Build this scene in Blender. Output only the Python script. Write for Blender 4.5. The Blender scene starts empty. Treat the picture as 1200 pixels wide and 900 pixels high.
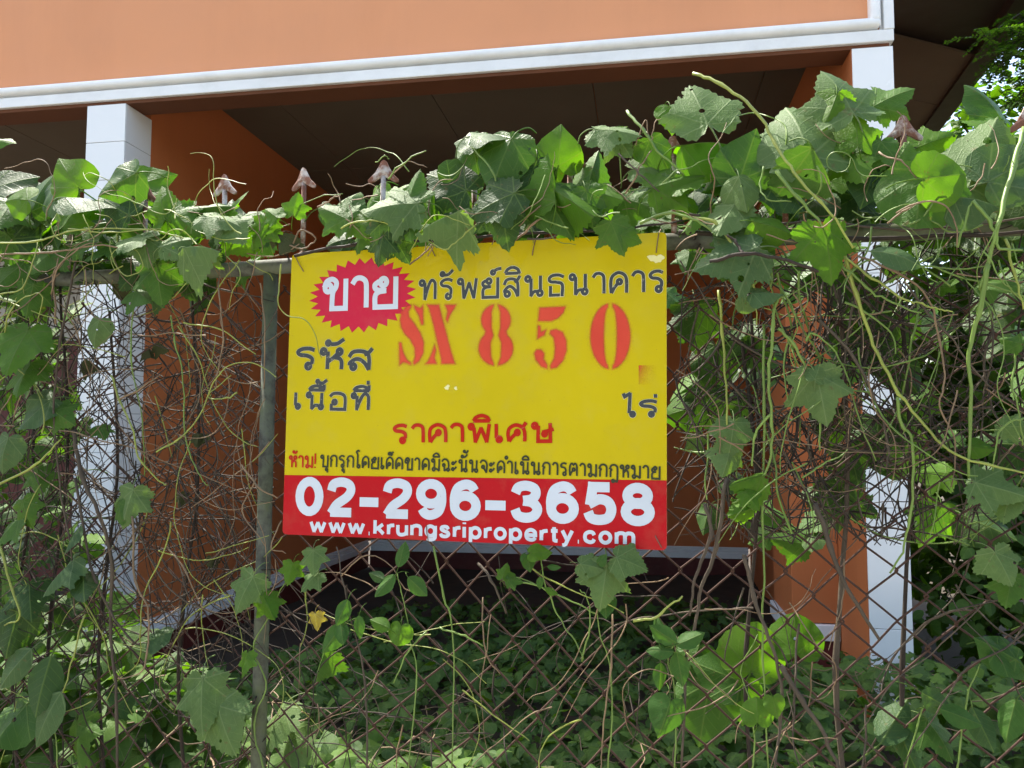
import bpy, math, random
import numpy as np
from mathutils import Vector, Matrix

scene = bpy.context.scene
COL = scene.collection
R = math.radians

# ------------------------------------------------------------------ camera, sky, sun, exposure
F_PX = 933.0                       # focal length in photo pixels (photo 1200 x 900)
CAM = np.array([0.0, 0.0, 1.55])
PITCH = R(4.0)
cam = bpy.data.cameras.new('camera')
cam.sensor_width = 36.0
cam.lens = F_PX / 1200.0 * 36.0
cam.clip_start = 0.05
cam.clip_end = 800.0
cam_o = bpy.data.objects.new('camera', cam)
cam_o.location = CAM
cam_o.rotation_euler = (R(90) + PITCH, 0, 0)
COL.objects.link(cam_o)
scene.camera = cam_o

SUN_DIR = Vector((-0.36, 0.36, 0.86)).normalized()      # towards the sun
world = bpy.data.worlds.new('World')
scene.world = world
world.use_nodes = True
wn = world.node_tree.nodes
wn.clear()
sky = wn.new('ShaderNodeTexSky')
sky.sky_type = 'NISHITA'
sky.sun_disc = False
sky.sun_elevation = math.asin(SUN_DIR.z)
sky.sun_rotation = math.atan2(SUN_DIR.x, SUN_DIR.y)
sky.air_density = 1.3
sky.dust_density = 4.0
bg = wn.new('ShaderNodeBackground')
bg.inputs['Strength'].default_value = 0.13
wo = wn.new('ShaderNodeOutputWorld')
world.node_tree.links.new(sky.outputs[0], bg.inputs[0])
world.node_tree.links.new(bg.outputs[0], wo.inputs[0])
sun = bpy.data.lights.new('sun', 'SUN')
sun.energy = 3.9
sun.angle = R(0.6)
sun.color = (1.0, 0.95, 0.86)
sun_o = bpy.data.objects.new('sun', sun)
sun_o.location = SUN_DIR * 40
sun_o.rotation_euler = SUN_DIR.to_track_quat('Z', 'Y').to_euler()
COL.objects.link(sun_o)
vs = scene.view_settings
vs.view_transform = 'Standard'
vs.look = 'None'
vs.gamma = 1.0
vs.use_curve_mapping = False
vs.exposure = 1.92
scene.cycles.max_bounces = 8
scene.cycles.transparent_max_bounces = 16

# ------------------------------------------------------------------ helpers: frames and pixels
def ray(px, py):
    x = (px - 600) / F_PX
    y = -(py - 450) / F_PX
    return np.array([x, math.cos(PITCH) - y * math.sin(PITCH), math.sin(PITCH) + y * math.cos(PITCH)])

class Frame:
    """upright plane: x along it to the right, y away from the camera, z up"""
    def __init__(s, yaw, D):
        a = R(yaw)
        s.u = np.array([math.cos(a), -math.sin(a), 0])
        s.v = np.array([math.sin(a), math.cos(a), 0])
        s.o = np.array([0, D, 0])
    def w(s, x, y, z):
        return s.o + s.u * x + s.v * y + np.array([0, 0, z])
    def hit(s, px, py, y=0.0):
        r = ray(px, py)
        t = ((s.o + s.v * y - CAM) @ s.v) / (r @ s.v)
        q = CAM + r * t
        return (q - s.o) @ s.u, q[2]
    def pt(s, px, py, y=0.0):
        x, z = s.hit(px, py, y)
        return s.w(x, y, z)

FN = Frame(13.5, 1.27)      # the fence
HS = Frame(9.3, 4.5)        # the house front
UP = np.array([0, 0, 1.0])

# ------------------------------------------------------------------ helpers: objects
BASES = {}
def thing(name, loc, label, cat, group=None):
    o = bpy.data.objects.new(name, None)
    o.empty_display_size = 0.1
    o.location = loc
    COL.objects.link(o)
    BASES[o.name] = Vector(loc)
    o['label'] = label
    o['category'] = cat
    if group: o['group'] = group
    return o

def base_of(o):
    return BASES.get(o.name, Vector((0, 0, 0))) if o is not None else Vector((0, 0, 0))

def mesh_obj(name, V, Fc, mat, parent=None, kind=None, label=None, cat=None, group=None, smooth=False, uv=None, attr=None, root=None):
    """V in world coordinates; the object is shifted so that a thing's Empty stays at its base"""
    me = bpy.data.meshes.new(name)
    me.from_pydata([tuple(v) for v in V], [], Fc)
    if smooth:
        me.polygons.foreach_set('use_smooth', [True] * len(me.polygons))
    if uv is not None:
        ul = me.uv_layers.new(name='UVMap')
        li = np.zeros(len(me.loops), dtype=np.int32)
        me.loops.foreach_get('vertex_index', li)
        ul.data.foreach_set('uv', np.asarray(uv, dtype=np.float32)[li].ravel())
    if attr is not None:
        for k, a in attr.items():
            at = me.attributes.new(k, 'FLOAT', 'POINT')
            at.data.foreach_set('value', np.asarray(a, dtype=np.float32))
    if mat is not None:
        me.materials.append(mat)
    me.update()
    o = bpy.data.objects.new(name, me)
    COL.objects.link(o)
    if parent is not None:
        o.parent = parent
        if parent.type == 'EMPTY':
            o.location = -base_of(parent)
    if kind: o['kind'] = kind
    if label: o['label'] = label
    if cat: o['category'] = cat
    if group: o['group'] = group
    return o

class MB:
    def __init__(s):
        s.V = []; s.F = []
    def quad_box(s, c, ux, uy, uz):
        """box with centre c and half-axis vectors"""
        n = len(s.V)
        for sx in (-1, 1):
            for sy in (-1, 1):
                for sz in (-1, 1):
                    s.V.append(c + ux * sx + uy * sy + uz * sz)
        s.F += [(n, n+1, n+3, n+2), (n+4, n+6, n+7, n+5), (n, n+4, n+5, n+1), (n+2, n+3, n+7, n+6), (n, n+2, n+6, n+4), (n+1, n+5, n+7, n+3)]
        return s
    def fbox(s, fr, x0, x1, y0, y1, z0, z1, bev=0.0):
        c = fr.w((x0 + x1) / 2, (y0 + y1) / 2, (z0 + z1) / 2)
        return s.quad_box(c, fr.u * (x1 - x0) / 2, fr.v * (y1 - y0) / 2, UP * (z1 - z0) / 2)
    def tube(s, pts, rad, n=6, cap=True):
        pts = [np.asarray(p, float) for p in pts]
        m = len(pts)
        if np.isscalar(rad): rad = [rad] * m
        T = []
        for i in range(m):
            t = pts[min(i + 1, m - 1)] - pts[max(i - 1, 0)]
            l = np.linalg.norm(t)
            T.append(t / l if l > 1e-9 else UP)
        a = np.array([1.0, 0, 0]) if abs(T[0][0]) < 0.8 else np.array([0, 1.0, 0])
        nx = np.cross(T[0], a); nx /= np.linalg.norm(nx)
        base = len(s.V)
        for i in range(m):
            nx = nx - T[i] * (nx @ T[i])
            nx /= max(np.linalg.norm(nx), 1e-9)
            ny = np.cross(T[i], nx)
            for k in range(n):
                an = 2 * math.pi * k / n
                s.V.append(pts[i] + (nx * math.cos(an) + ny * math.sin(an)) * rad[i])
        for i in range(m - 1):
            for k in range(n):
                a0 = base + i * n + k; a1 = base + i * n + (k + 1) % n
                s.F.append((a0, a1, a1 + n, a0 + n))
        if cap:
            s.F.append(tuple(base + k for k in range(n))[::-1])
            s.F.append(tuple(base + (m - 1) * n + k for k in range(n)))
        return s
    def build(s, name, mat, parent=None, **kw):
        return mesh_obj(name, s.V, s.F, mat, parent, **kw)

def bevel(o, w=0.004, seg=2):
    m = o.modifiers.new('bevel', 'BEVEL')
    m.width = w; m.segments = 5 if w > 0.02 else seg; m.limit_method = 'ANGLE'
    return o

def catmull(pts, sub=6):
    P = [np.asarray(p, float) for p in pts]
    if len(P) < 3: return P
    P = [2 * P[0] - P[1]] + P + [2 * P[-1] - P[-2]]
    out = []
    for i in range(1, len(P) - 2):
        p0, p1, p2, p3 = P[i-1:i+3]
        for k in range(sub):
            t = k / sub
            out.append(0.5 * ((2*p1) + (p2-p0)*t + (2*p0-5*p1+4*p2-p3)*t*t + (-p0+3*p1-3*p2+p3)*t**3))
    out.append(P[-2])
    return out

# ------------------------------------------------------------------ materials
def new_mat(name):
    m = bpy.data.materials.new(name)
    m.use_nodes = True
    nt = m.node_tree
    nt.nodes.clear()
    out = nt.nodes.new('ShaderNodeOutputMaterial')
    return m, nt, out

class NT:
    def __init__(s, nt): s.nt = nt
    def n(s, t, **kw):
        x = s.nt.nodes.new(t)
        for k, v in kw.items(): setattr(x, k, v)
        return x
    def l(s, a, b): s.nt.links.new(a, b)
    def math(s, op, a, b=None, c=None):
        x = s.n('ShaderNodeMath', operation=op)
        for i, v in enumerate((a, b, c)):
            if v is None: continue
            if isinstance(v, (int, float)): x.inputs[i].default_value = v
            else: s.l(v, x.inputs[i])
        return x.outputs[0]
    def mix(s, fac, a, b, blend='MIX'):
        x = s.n('ShaderNodeMix', data_type='RGBA', blend_type=blend)
        for sock, v in ((x.inputs[0], fac), (x.inputs[6], a), (x.inputs[7], b)):
            if isinstance(v, (int, float)): sock.default_value = v
            elif isinstance(v, tuple): sock.default_value = (*v, 1.0) if len(v) == 3 else v
            else: s.l(v, sock)
        return x.outputs[2]
    def noise(s, vec, scale, detail=4.0, rough=0.6):
        x = s.n('ShaderNodeTexNoise')
        x.inputs['Scale'].default_value = scale
        x.inputs['Detail'].default_value = detail
        x.inputs['Roughness'].default_value = rough
        if vec is not None: s.l(vec, x.inputs['Vector'])
        return x.outputs[0]
    def ramp(s, fac, p0, p1):
        x = s.n('ShaderNodeMapRange')
        x.inputs[1].default_value = p0; x.inputs[2].default_value = p1
        s.l(fac, x.inputs[0])
        return x.outputs[0]

def pos_coord(N, scale=(1, 1, 1)):
    g = N.n('ShaderNodeNewGeometry')
    m = N.n('ShaderNodeMapping')
    m.inputs['Scale'].default_value = scale
    N.l(g.outputs['Position'], m.inputs[0])
    return m.outputs[0]

def surf(name, col, rough=0.7, var=0.12, vscale=2.0, dirt=0.0, dirt_col=(0.12, 0.10, 0.07), dirt_scale=3.0, streak=False, bump=0.0, bscale=60.0, spec=0.4, metallic=0.0, coat=0.0, speck=0.0):
    m, nt, out = new_mat(name)
    N = NT(nt)
    p = pos_coord(N)
    v = N.noise(p, vscale, 5)
    c = N.mix(N.ramp(v, 0.3, 0.7), tuple(x * (1 - var) for x in col), tuple(min(1, x * (1 + var)) for x in col))
    if dirt > 0:
        pd = pos_coord(N, (1, 1, 0.12)) if streak else p
        d = N.noise(pd, dirt_scale, 8, 0.7)
        c = N.mix(N.math('MULTIPLY', N.ramp(d, 0.48, 0.72), dirt), c, dirt_col)
    if speck > 0:
        d = N.noise(p, 260, 2, 0.5)
        c = N.mix(N.math('MULTIPLY', N.ramp(d, 0.66, 0.74), speck), c, tuple(x * 0.35 for x in col))
    b = N.n('ShaderNodeBsdfPrincipled')
    N.l(c, b.inputs['Base Color'])
    r = N.noise(p, vscale * 4, 4)
    N.l(N.math('ADD', N.math('MULTIPLY', N.math('SUBTRACT', r, 0.5), 0.25), rough), b.inputs['Roughness'])
    b.inputs['Specular IOR Level'].default_value = spec
    b.inputs['Metallic'].default_value = metallic
    b.inputs['Coat Weight'].default_value = coat
    b.inputs['Coat Roughness'].default_value = 0.06
    if bump > 0:
        bn = N.n('ShaderNodeBump')
        bn.inputs['Strength'].default_value = bump
        bn.inputs['Distance'].default_value = 0.004
        N.l(N.noise(p, bscale, 6), bn.inputs['Height'])
        N.l(bn.outputs[0], b.inputs['Normal'])
    N.l(b.outputs[0], out.inputs[0])
    return m

def rust_mat(name, rust=(0.16, 0.065, 0.035), paint=(0.55, 0.53, 0.48), amount=0.5, scale=30.0, rough=0.75, moss=0.0):
    m, nt, out = new_mat(name)
    N = NT(nt)
    p = pos_coord(N)
    a = N.noise(p, scale, 8, 0.65)
    c = N.mix(N.ramp(a, amount - 0.07, amount + 0.07), rust, paint)
    c = N.mix(N.math('MULTIPLY', N.noise(p, scale * 5, 4), 0.6), c, tuple(x * 0.5 for x in rust))
    if moss > 0:
        q = N.noise(p, 11.0, 6, 0.7)
        c = N.mix(N.math('MULTIPLY', N.ramp(q, 0.42, 0.62), moss), c, (0.085, 0.10, 0.035))
    b = N.n('ShaderNodeBsdfPrincipled')
    N.l(c, b.inputs['Base Color'])
    b.inputs['Roughness'].default_value = rough
    b.inputs['Specular IOR Level'].default_value = 0.3
    bn = N.n('ShaderNodeBump')
    bn.inputs['Strength'].default_value = 0.5
    bn.inputs['Distance'].default_value = 0.001
    N.l(a, bn.inputs['Height'])
    N.l(bn.outputs[0], b.inputs['Normal'])
    N.l(b.outputs[0], out.inputs[0])
    return m

def leaf_mat(name, c0, c1, c2, holes=0.0, pinnate=False, blot=0.38, rough=0.52, trans=0.42, attr=None, dusty=0.0):
    """c0..c1 range of the upper side by plant, c2 vein / underside tint"""
    m, nt, out = new_mat(name)
    N = NT(nt)
    if attr:
        an = N.n('ShaderNodeAttribute', attribute_name=attr)
        rnd = an.outputs['Fac']
    else:
        rnd = N.n('ShaderNodeObjectInfo').outputs['Random']
    uvn = N.n('ShaderNodeUVMap')
    sep = N.n('ShaderNodeSeparateXYZ')
    N.l(uvn.outputs[0], sep.inputs[0])
    x, y = sep.outputs[0], sep.outputs[1]
    comb = N.n('ShaderNodeCombineXYZ')
    N.l(x, comb.inputs[0]); N.l(y, comb.inputs[1])
    N.l(N.math('MULTIPLY', rnd, 37.0), comb.inputs[2])
    uvr = comb.outputs[0]
    col = N.mix(rnd, c0, c1)
    bl = N.noise(uvr, 5.0, 8, 0.72)
    col = N.mix(N.math('MULTIPLY', N.ramp(bl, 0.35, 0.75), blot), col, tuple(min(1, a * 1.9) for a in c1))
    # veins
    if pinnate:
        ax = N.math('ABSOLUTE', x)
        mid = N.ramp(ax, 0.022, 0.008)
        w = N.math('SUBTRACT', y, N.math('MULTIPLY', ax, 0.9))
        lat = N.ramp(N.math('PINGPONG', w, 0.075), 0.012, 0.0)
        lat = N.math('MULTIPLY', lat, N.ramp(ax, 0.45, 0.0))
        vein = N.math('MAXIMUM', mid, N.math('MULTIPLY', lat, 0.7))
    else:
        rr = N.math('SQRT', N.math('ADD', N.math('MULTIPLY', x, x), N.math('MULTIPLY', y, y)))
        an = N.math('ARCTAN2', x, y)
        D = 0.86
        wr = N.math('ABSOLUTE', N.math('SUBTRACT', N.math('FLOORED_MODULO', N.math('ADD', an, D / 2), D), D / 2))
        dist = N.math('MULTIPLY', rr, wr)
        main = N.ramp(dist, 0.020, 0.006)
        al = N.math('SUBTRACT', rr, N.math('MULTIPLY', dist, 1.0))
        lat = N.ramp(N.math('PINGPONG', al, 0.08), 0.011, 0.0)
        vein = N.math('MAXIMUM', main, N.math('MULTIPLY', lat, 0.6))
    col = N.mix(N.math('MULTIPLY', vein, 0.62), col, c2)
    vor = N.n('ShaderNodeTexVoronoi', feature='DISTANCE_TO_EDGE')
    vor.inputs['Scale'].default_value = 16.0
    N.l(uvr, vor.inputs['Vector'])
    ret = N.ramp(vor.outputs[0], 0.0, 0.12)
    # brown edge damage and spots
    sp = N.noise(uvr, 7.0, 3, 0.5)
    col = N.mix(N.math('MULTIPLY', N.ramp(sp, 0.66, 0.74), 0.75), col, (0.12, 0.07, 0.025))
    if dusty > 0:
        dn = N.noise(uvr, 12.0, 6, 0.7)
        col = N.mix(N.math('MULTIPLY', N.ramp(dn, 0.25, 0.8), dusty), col, (0.20, 0.25, 0.14))
    geo = N.n('ShaderNodeNewGeometry')
    under = N.mix(0.30, col, (0.085, 0.14, 0.045))
    col = N.mix(geo.outputs['Backfacing'], col, under)
    b = N.n('ShaderNodeBsdfPrincipled')
    N.l(col, b.inputs['Base Color'])
    b.inputs['Roughness'].default_value = rough
    b.inputs['Specular IOR Level'].default_value = 0.16
    bn = N.n('ShaderNodeBump')
    bn.inputs['Strength'].default_value = 0.36
    bn.inputs['Distance'].default_value = 0.0018
    N.l(N.math('SUBTRACT', N.math('MULTIPLY', ret, 0.35), vein), bn.inputs['Height'])
    N.l(bn.outputs[0], b.inputs['Normal'])
    tr = N.n('ShaderNodeBsdfTranslucent')
    N.l(N.mix(1.0, col, (1.45, 1.7, 0.22), 'MULTIPLY'), tr.inputs[0])
    ms = N.n('ShaderNodeMixShader')
    ms.inputs[0].default_value = trans
    N.l(b.outputs[0], ms.inputs[1]); N.l(tr.outputs[0], ms.inputs[2])
    last = ms.outputs[0]
    if holes > 0:
        hv = N.n('ShaderNodeTexVoronoi', feature='F1')
        hv.inputs['Scale'].default_value = 5.5
        N.l(uvr, hv.inputs['Vector'])
        hs = N.n('ShaderNodeSeparateColor')
        N.l(hv.outputs['Color'], hs.inputs[0])
        rad = N.math('MULTIPLY', N.ramp(hs.outputs[0], 1.0 - holes, 1.0), 0.30)
        hole = N.math('LESS_THAN', hv.outputs['Distance'], rad)
        hole = N.math('MULTIPLY', hole, N.math('GREATER_THAN', hs.outputs[0], 1.0 - holes))
        tp = N.n('ShaderNodeBsdfTransparent')
        m2 = N.n('ShaderNodeMixShader')
        N.l(hole, m2.inputs[0]); N.l(last, m2.inputs[1]); N.l(tp.outputs[0], m2.inputs[2])
        last = m2.outputs[0]
    N.l(last, out.inputs[0])
    return m

VE = (0.11, 0.17, 0.035)
M = {}
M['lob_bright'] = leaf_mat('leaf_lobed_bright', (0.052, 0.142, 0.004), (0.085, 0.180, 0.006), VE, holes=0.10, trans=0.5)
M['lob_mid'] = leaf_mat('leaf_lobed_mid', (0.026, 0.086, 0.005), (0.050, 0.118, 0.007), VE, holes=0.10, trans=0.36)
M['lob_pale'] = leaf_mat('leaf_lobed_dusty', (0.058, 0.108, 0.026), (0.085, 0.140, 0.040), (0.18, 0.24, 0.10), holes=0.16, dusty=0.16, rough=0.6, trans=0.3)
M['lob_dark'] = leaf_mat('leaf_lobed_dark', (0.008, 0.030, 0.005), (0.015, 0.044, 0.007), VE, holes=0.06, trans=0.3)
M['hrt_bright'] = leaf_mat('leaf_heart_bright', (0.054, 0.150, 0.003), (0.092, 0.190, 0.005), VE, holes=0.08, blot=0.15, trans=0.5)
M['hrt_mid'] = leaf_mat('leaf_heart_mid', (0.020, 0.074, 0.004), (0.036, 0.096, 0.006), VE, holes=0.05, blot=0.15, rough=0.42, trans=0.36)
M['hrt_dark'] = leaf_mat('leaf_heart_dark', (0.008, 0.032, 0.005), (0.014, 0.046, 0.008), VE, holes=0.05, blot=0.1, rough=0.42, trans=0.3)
M['hrt_pale'] = leaf_mat('leaf_heart_grey', (0.030, 0.068, 0.022), (0.046, 0.090, 0.032), (0.14, 0.19, 0.085), holes=0.08, dusty=0.10, rough=0.5, trans=0.3)
M['ovl_mid'] = leaf_mat('leaf_oval_mid', (0.020, 0.075, 0.008), (0.034, 0.098, 0.011), VE, pinnate=True, trans=0.36)
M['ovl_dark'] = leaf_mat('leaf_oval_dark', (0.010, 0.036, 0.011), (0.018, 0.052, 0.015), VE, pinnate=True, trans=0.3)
M['ovl_bright'] = leaf_mat('leaf_oval_bright', (0.050, 0.130, 0.007), (0.078, 0.160, 0.010), VE, pinnate=True, trans=0.5)
M['yellow'] = leaf_mat('leaf_yellowed', (0.42, 0.26, 0.05), (0.5, 0.36, 0.06), (0.5, 0.42, 0.2), blot=0.1)
M['dead'] = leaf_mat('leaf_withered', (0.022, 0.011, 0.006), (0.045, 0.024, 0.013), (0.05, 0.03, 0.018), blot=0.0, trans=0.03, rough=0.85)
M['cover'] = leaf_mat('leaf_ground_cover', (0.014, 0.044, 0.010), (0.075, 0.145, 0.014), VE, attr='rnd', blot=0.2, trans=0.36)
M['cover_oval'] = leaf_mat('leaf_cover_oval', (0.011, 0.034, 0.012), (0.046, 0.098, 0.016), VE, pinnate=True, attr='rnd', blot=0.15, trans=0.36)
M['bush'] = leaf_mat('leaf_shrub', (0.015, 0.045, 0.007), (0.062, 0.132, 0.010), VE, attr='rnd', blot=0.2, trans=0.45)
M['feather'] = leaf_mat('leaf_feathery', (0.022, 0.060, 0.012), (0.060, 0.120, 0.020), VE, pinnate=True, attr='rnd', blot=0.1, trans=0.45)
M['stem_green'] = surf('stem_green', (0.115, 0.185, 0.03), 0.5, var=0.25, vscale=14)
M['stem_yellow'] = surf('stem_yellowgreen', (0.20, 0.235, 0.04), 0.5, var=0.25, vscale=14)
M['stem_tan'] = surf('stem_tan', (0.165, 0.110, 0.058), 0.7, var=0.35, vscale=16)
M['stem_brown'] = surf('stem_brown', (0.024, 0.016, 0.009), 0.8, var=0.4, vscale=16)
M['stem_grey'] = surf('stem_grey', (0.062, 0.046, 0.029), 0.8, var=0.35, vscale=16, bump=0.4)
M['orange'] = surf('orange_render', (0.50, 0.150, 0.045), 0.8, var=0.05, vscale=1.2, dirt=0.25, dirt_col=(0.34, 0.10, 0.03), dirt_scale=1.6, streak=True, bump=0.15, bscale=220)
M['orange_lit'] = surf('lit_orange_render', (0.66, 0.285, 0.135), 0.8, var=0.04, vscale=1.2, dirt=0.2, dirt_col=(0.48, 0.19, 0.085), dirt_scale=1.6, streak=True, bump=0.15, bscale=220)  # wall orange lightened: bright light on the upper front painted into the colour
M['white'] = surf('white_gloss_paint', (0.78, 0.775, 0.755), 0.5, var=0.05, vscale=3, dirt=0.22, dirt_col=(0.40, 0.38, 0.34), dirt_scale=5)
M['tile'] = surf('white_tile', (0.78, 0.775, 0.76), 0.22, var=0.03, vscale=2, dirt=0.10, dirt_col=(0.5, 0.5, 0.47), dirt_scale=4, spec=0.5)
M['grout'] = surf('grout', (0.32, 0.31, 0.30), 0.9)
M['ceiling'] = surf('ceiling_board', (0.13, 0.105, 0.072), 0.8, var=0.08, vscale=2.5)
M['soffit'] = surf('eave_board', (0.10, 0.064, 0.04), 0.8, var=0.10, vscale=3)
M['darkwood'] = surf('dark_brown_wood', (0.04, 0.025, 0.018), 0.6)
M['brown'] = surf('brown_band', (0.13, 0.045, 0.018), 0.8, var=0.1)
M['maroon'] = surf('maroon_plinth', (0.095, 0.016, 0.012), 0.6, var=0.2, vscale=6, dirt=0.35, dirt_col=(0.16, 0.07, 0.05), dirt_scale=14)
M['greywall'] = surf('grey_wall', (0.42, 0.41, 0.38), 0.8)
M['soil'] = surf('soil', (0.040, 0.030, 0.018), 0.95, var=0.3, vscale=6, bump=0.6)
M['road'] = surf('road_concrete', (0.36, 0.34, 0.31), 0.9, var=0.12, vscale=1.5, bump=0.3)
M['rust'] = rust_mat('rusted_wire', (0.055, 0.026, 0.016), (0.10, 0.078, 0.06), 0.66, 9.0)
M['pipe'] = rust_mat('weathered_pipe', (0.050, 0.046, 0.034), (0.125, 0.135, 0.115), 0.47, 22.0, moss=0.75)
M['spear'] = rust_mat('rusty_white_spear', (0.20, 0.085, 0.05), (0.58, 0.55, 0.50), 0.53, 38.0)
M['tie'] = surf('tie_wire', (0.16, 0.10, 0.07), 0.6, metallic=0.3)

def print_mat(name, col, var=0.05, worn=0.0):
    m, nt, out = new_mat(name)
    N = NT(nt)
    p = pos_coord(N)
    c = N.mix(N.ramp(N.noise(p, 5.0, 5), 0.3, 0.7), tuple(a * (1 - var) for a in col), tuple(min(1, a * (1 + var)) for a in col))
    d = N.noise(p, 420, 2, 0.5)
    c = N.mix(N.math('MULTIPLY', N.ramp(d, 0.735, 0.76), 0.55), c, (0.16, 0.12, 0.05))
    if worn > 0:
        wv = N.noise(p, 150, 4, 0.6)
        c = N.mix(N.math('MULTIPLY', N.ramp(wv, 0.62, 0.70), worn), c, (0.62, 0.6, 0.5))
    g = N.noise(p, 22.0, 7, 0.7)
    c = N.mix(N.math('MULTIPLY', N.ramp(g, 0.5, 0.85), 0.16), c, (0.30, 0.26, 0.14))
    b = N.n('ShaderNodeBsdfPrincipled')
    N.l(c, b.inputs['Base Color'])
    b.inputs['Roughness'].default_value = 0.42
    b.inputs['Specular IOR Level'].default_value = 0.15
    b.inputs['Coat Weight'].default_value = 0.2
    b.inputs['Coat Roughness'].default_value = 0.07
    bn = N.n('ShaderNodeBump')
    bn.inputs['Strength'].default_value = 0.05
    bn.inputs['Distance'].default_value = 0.01
    N.l(N.noise(p, 7.0, 2), bn.inputs['Height'])
    N.l(bn.outputs[0], b.inputs['Coat Normal'])
    N.l(b.outputs[0], out.inputs[0])
    return m

M['p_yellow'] = print_mat('sign_yellow', (0.47, 0.375, 0.003))
M['p_red'] = print_mat('sign_red', (0.38, 0.003, 0.008))
M['p_pink'] = print_mat('sign_starburst_red', (0.46, 0.014, 0.042))
M['p_white'] = print_mat('sign_white', (0.50, 0.55, 0.60))
M['p_grey'] = print_mat('sign_charcoal', (0.050, 0.056, 0.060), worn=0.22)
M['p_halo'] = print_mat('sign_white_edge', (0.70, 0.66, 0.30))
M['p_redtext'] = print_mat('sign_red_text', (0.38, 0.014, 0.004), worn=0.12)
M['p_dark'] = print_mat('sign_small_text', (0.035, 0.040, 0.020))
M['p_edge'] = surf('sign_board_edge', (0.55, 0.54, 0.45), 0.5)

def spray_mat():
    m, nt, out = new_mat('sprayed_red_paint')
    N = NT(nt)
    at = N.n('ShaderNodeAttribute', attribute_name='cover')
    p = pos_coord(N)
    a = at.outputs['Fac']
    gr = N.noise(p, 500, 2, 0.6)
    al = N.ramp(N.math('ADD', a, N.math('MULTIPLY', N.math('SUBTRACT', gr, 0.5), 0.35)), 0.02, 0.98)
    al = N.math('MULTIPLY', al, 0.93)
    c = N.mix(N.ramp(N.noise(p, 16, 4), 0.35, 0.7), (0.54, 0.034, 0.012), (0.60, 0.050, 0.018))
    b = N.n('ShaderNodeBsdfPrincipled')
    N.l(c, b.inputs['Base Color'])
    b.inputs['Roughness'].default_value = 0.45
    tp = N.n('ShaderNodeBsdfTransparent')
    ms = N.n('ShaderNodeMixShader')
    N.l(al, ms.inputs[0]); N.l(tp.outputs[0], ms.inputs[1]); N.l(b.outputs[0], ms.inputs[2])
    N.l(ms.outputs[0], out.inputs[0])
    return m
M['spray'] = spray_mat()

# ------------------------------------------------------------------ ground
rng = random.Random(7)
def hnoise(x, y):
    return (math.sin(x * 2.3 + 1.1) * math.cos(y * 1.9 + 0.4) + 0.6 * math.sin(x * 5.1 + y * 3.7) + 0.35 * math.sin(x * 9.7 - y * 8.3 + 2)) / 1.95

V = []; Fc = []
xs = sorted(set([-150, -80, -40, -20, -12] + [i * 0.5 for i in range(-16, 17)] + [12, 20, 40, 80, 150]))
ys = sorted(set([-150, -80, -40, -20, -8, -3] + [i * 0.5 for i in range(0, 25)] + [16, 24, 40, 80, 150]))
for y in ys:
    for x in xs:
        z = -0.02
        if y >= 1.5 and y < 10 and abs(x) < 8:
            z = 0.06 + 0.05 * hnoise(x, y)
        V.append((x, y, z))
nx = len(xs)
for j in range(len(ys) - 1):
    for i in range(nx - 1):
        a = j * nx + i
        Fc.append((a, a + 1, a + nx + 1, a + nx))
mesh_obj('ground', V, Fc, M['soil'], kind='structure', smooth=True)
mb = MB()
mb.quad_box(np.array([0, -3.2, -0.005]), np.array([60.0, 0, 0]), np.array([0, 3.95, 0]), UP * 0.03)
mb.build('road', M['road'], kind='structure')

# ------------------------------------------------------------------ house
house = thing('house', HS.w(-2.0, 1.0, 0.0), 'orange rendered house with white trim and tiled pillars behind the overgrown fence', 'house')
def hb(name, x0, x1, y0, y1, z0, z1, mat, parent=house, bev=0.0, label=None):
    o = MB().fbox(HS, x0, x1, y0, y1, z0, z1).build(name, M[mat], parent)
    if bev: bevel(o, bev)
    if label: o['label'] = label
    return o
XR = 2.09
ZB = 3.705
# upper front wall: recessed orange panel inside a white frame of two steps
hb('front_wall', -7.0, XR - 0.035, 0.03, 0.20, ZB + 0.012, 5.1, 'orange_lit')
hb('band_trim', -7.0, XR, -0.012, 0.205, ZB - 0.008, ZB + 0.058, 'white', bev=0.005)
hb('band_trim', -7.0, XR - 0.05, 0.016, 0.19, ZB + 0.058, ZB + 0.072, 'white')
hb('band_trim', -7.0, XR - 0.064, -0.030, 0.19, ZB + 0.072, ZB + 0.128, 'white', bev=0.026)
hb('corner_trim', XR - 0.05, XR + 0.003, -0.014, 0.21, ZB + 0.0585, 5.1, 'white', bev=0.004)
hb('corner_trim', XR - 0.064, XR - 0.05, 0.017, 0.19, ZB + 0.0725, 5.1, 'white', bev=0.006)
hb('corner_trim', XR - 0.120, XR - 0.064, -0.031, 0.19, ZB + 0.100, 5.1, 'white', bev=0.026)
hb('beam_soffit', -7.0, XR - 0.02, 0.012, 0.195, ZB - 0.030, ZB - 0.0085, 'brown')
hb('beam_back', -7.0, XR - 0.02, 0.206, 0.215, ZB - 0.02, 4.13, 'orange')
# ceiling boards of the porch with open joints
ZC = 4.12
cx = [-7.0, -5.6, -4.4, -3.2, -2.0, -0.8, 0.4, 1.6, 2.06]
for i in range(len(cx) - 1):
    for j in range(2):
        y0 = 0.225 + j * 2.4
        hb('ceiling_board', cx[i] + 0.003, cx[i + 1] - 0.003, y0, y0 + 2.394, ZC, ZC + 0.012, 'ceiling')
hb('upper_floor', -7.0, XR - 0.03, 0.22, 5.2, ZC + 0.013, 5.05, 'orange')
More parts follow.
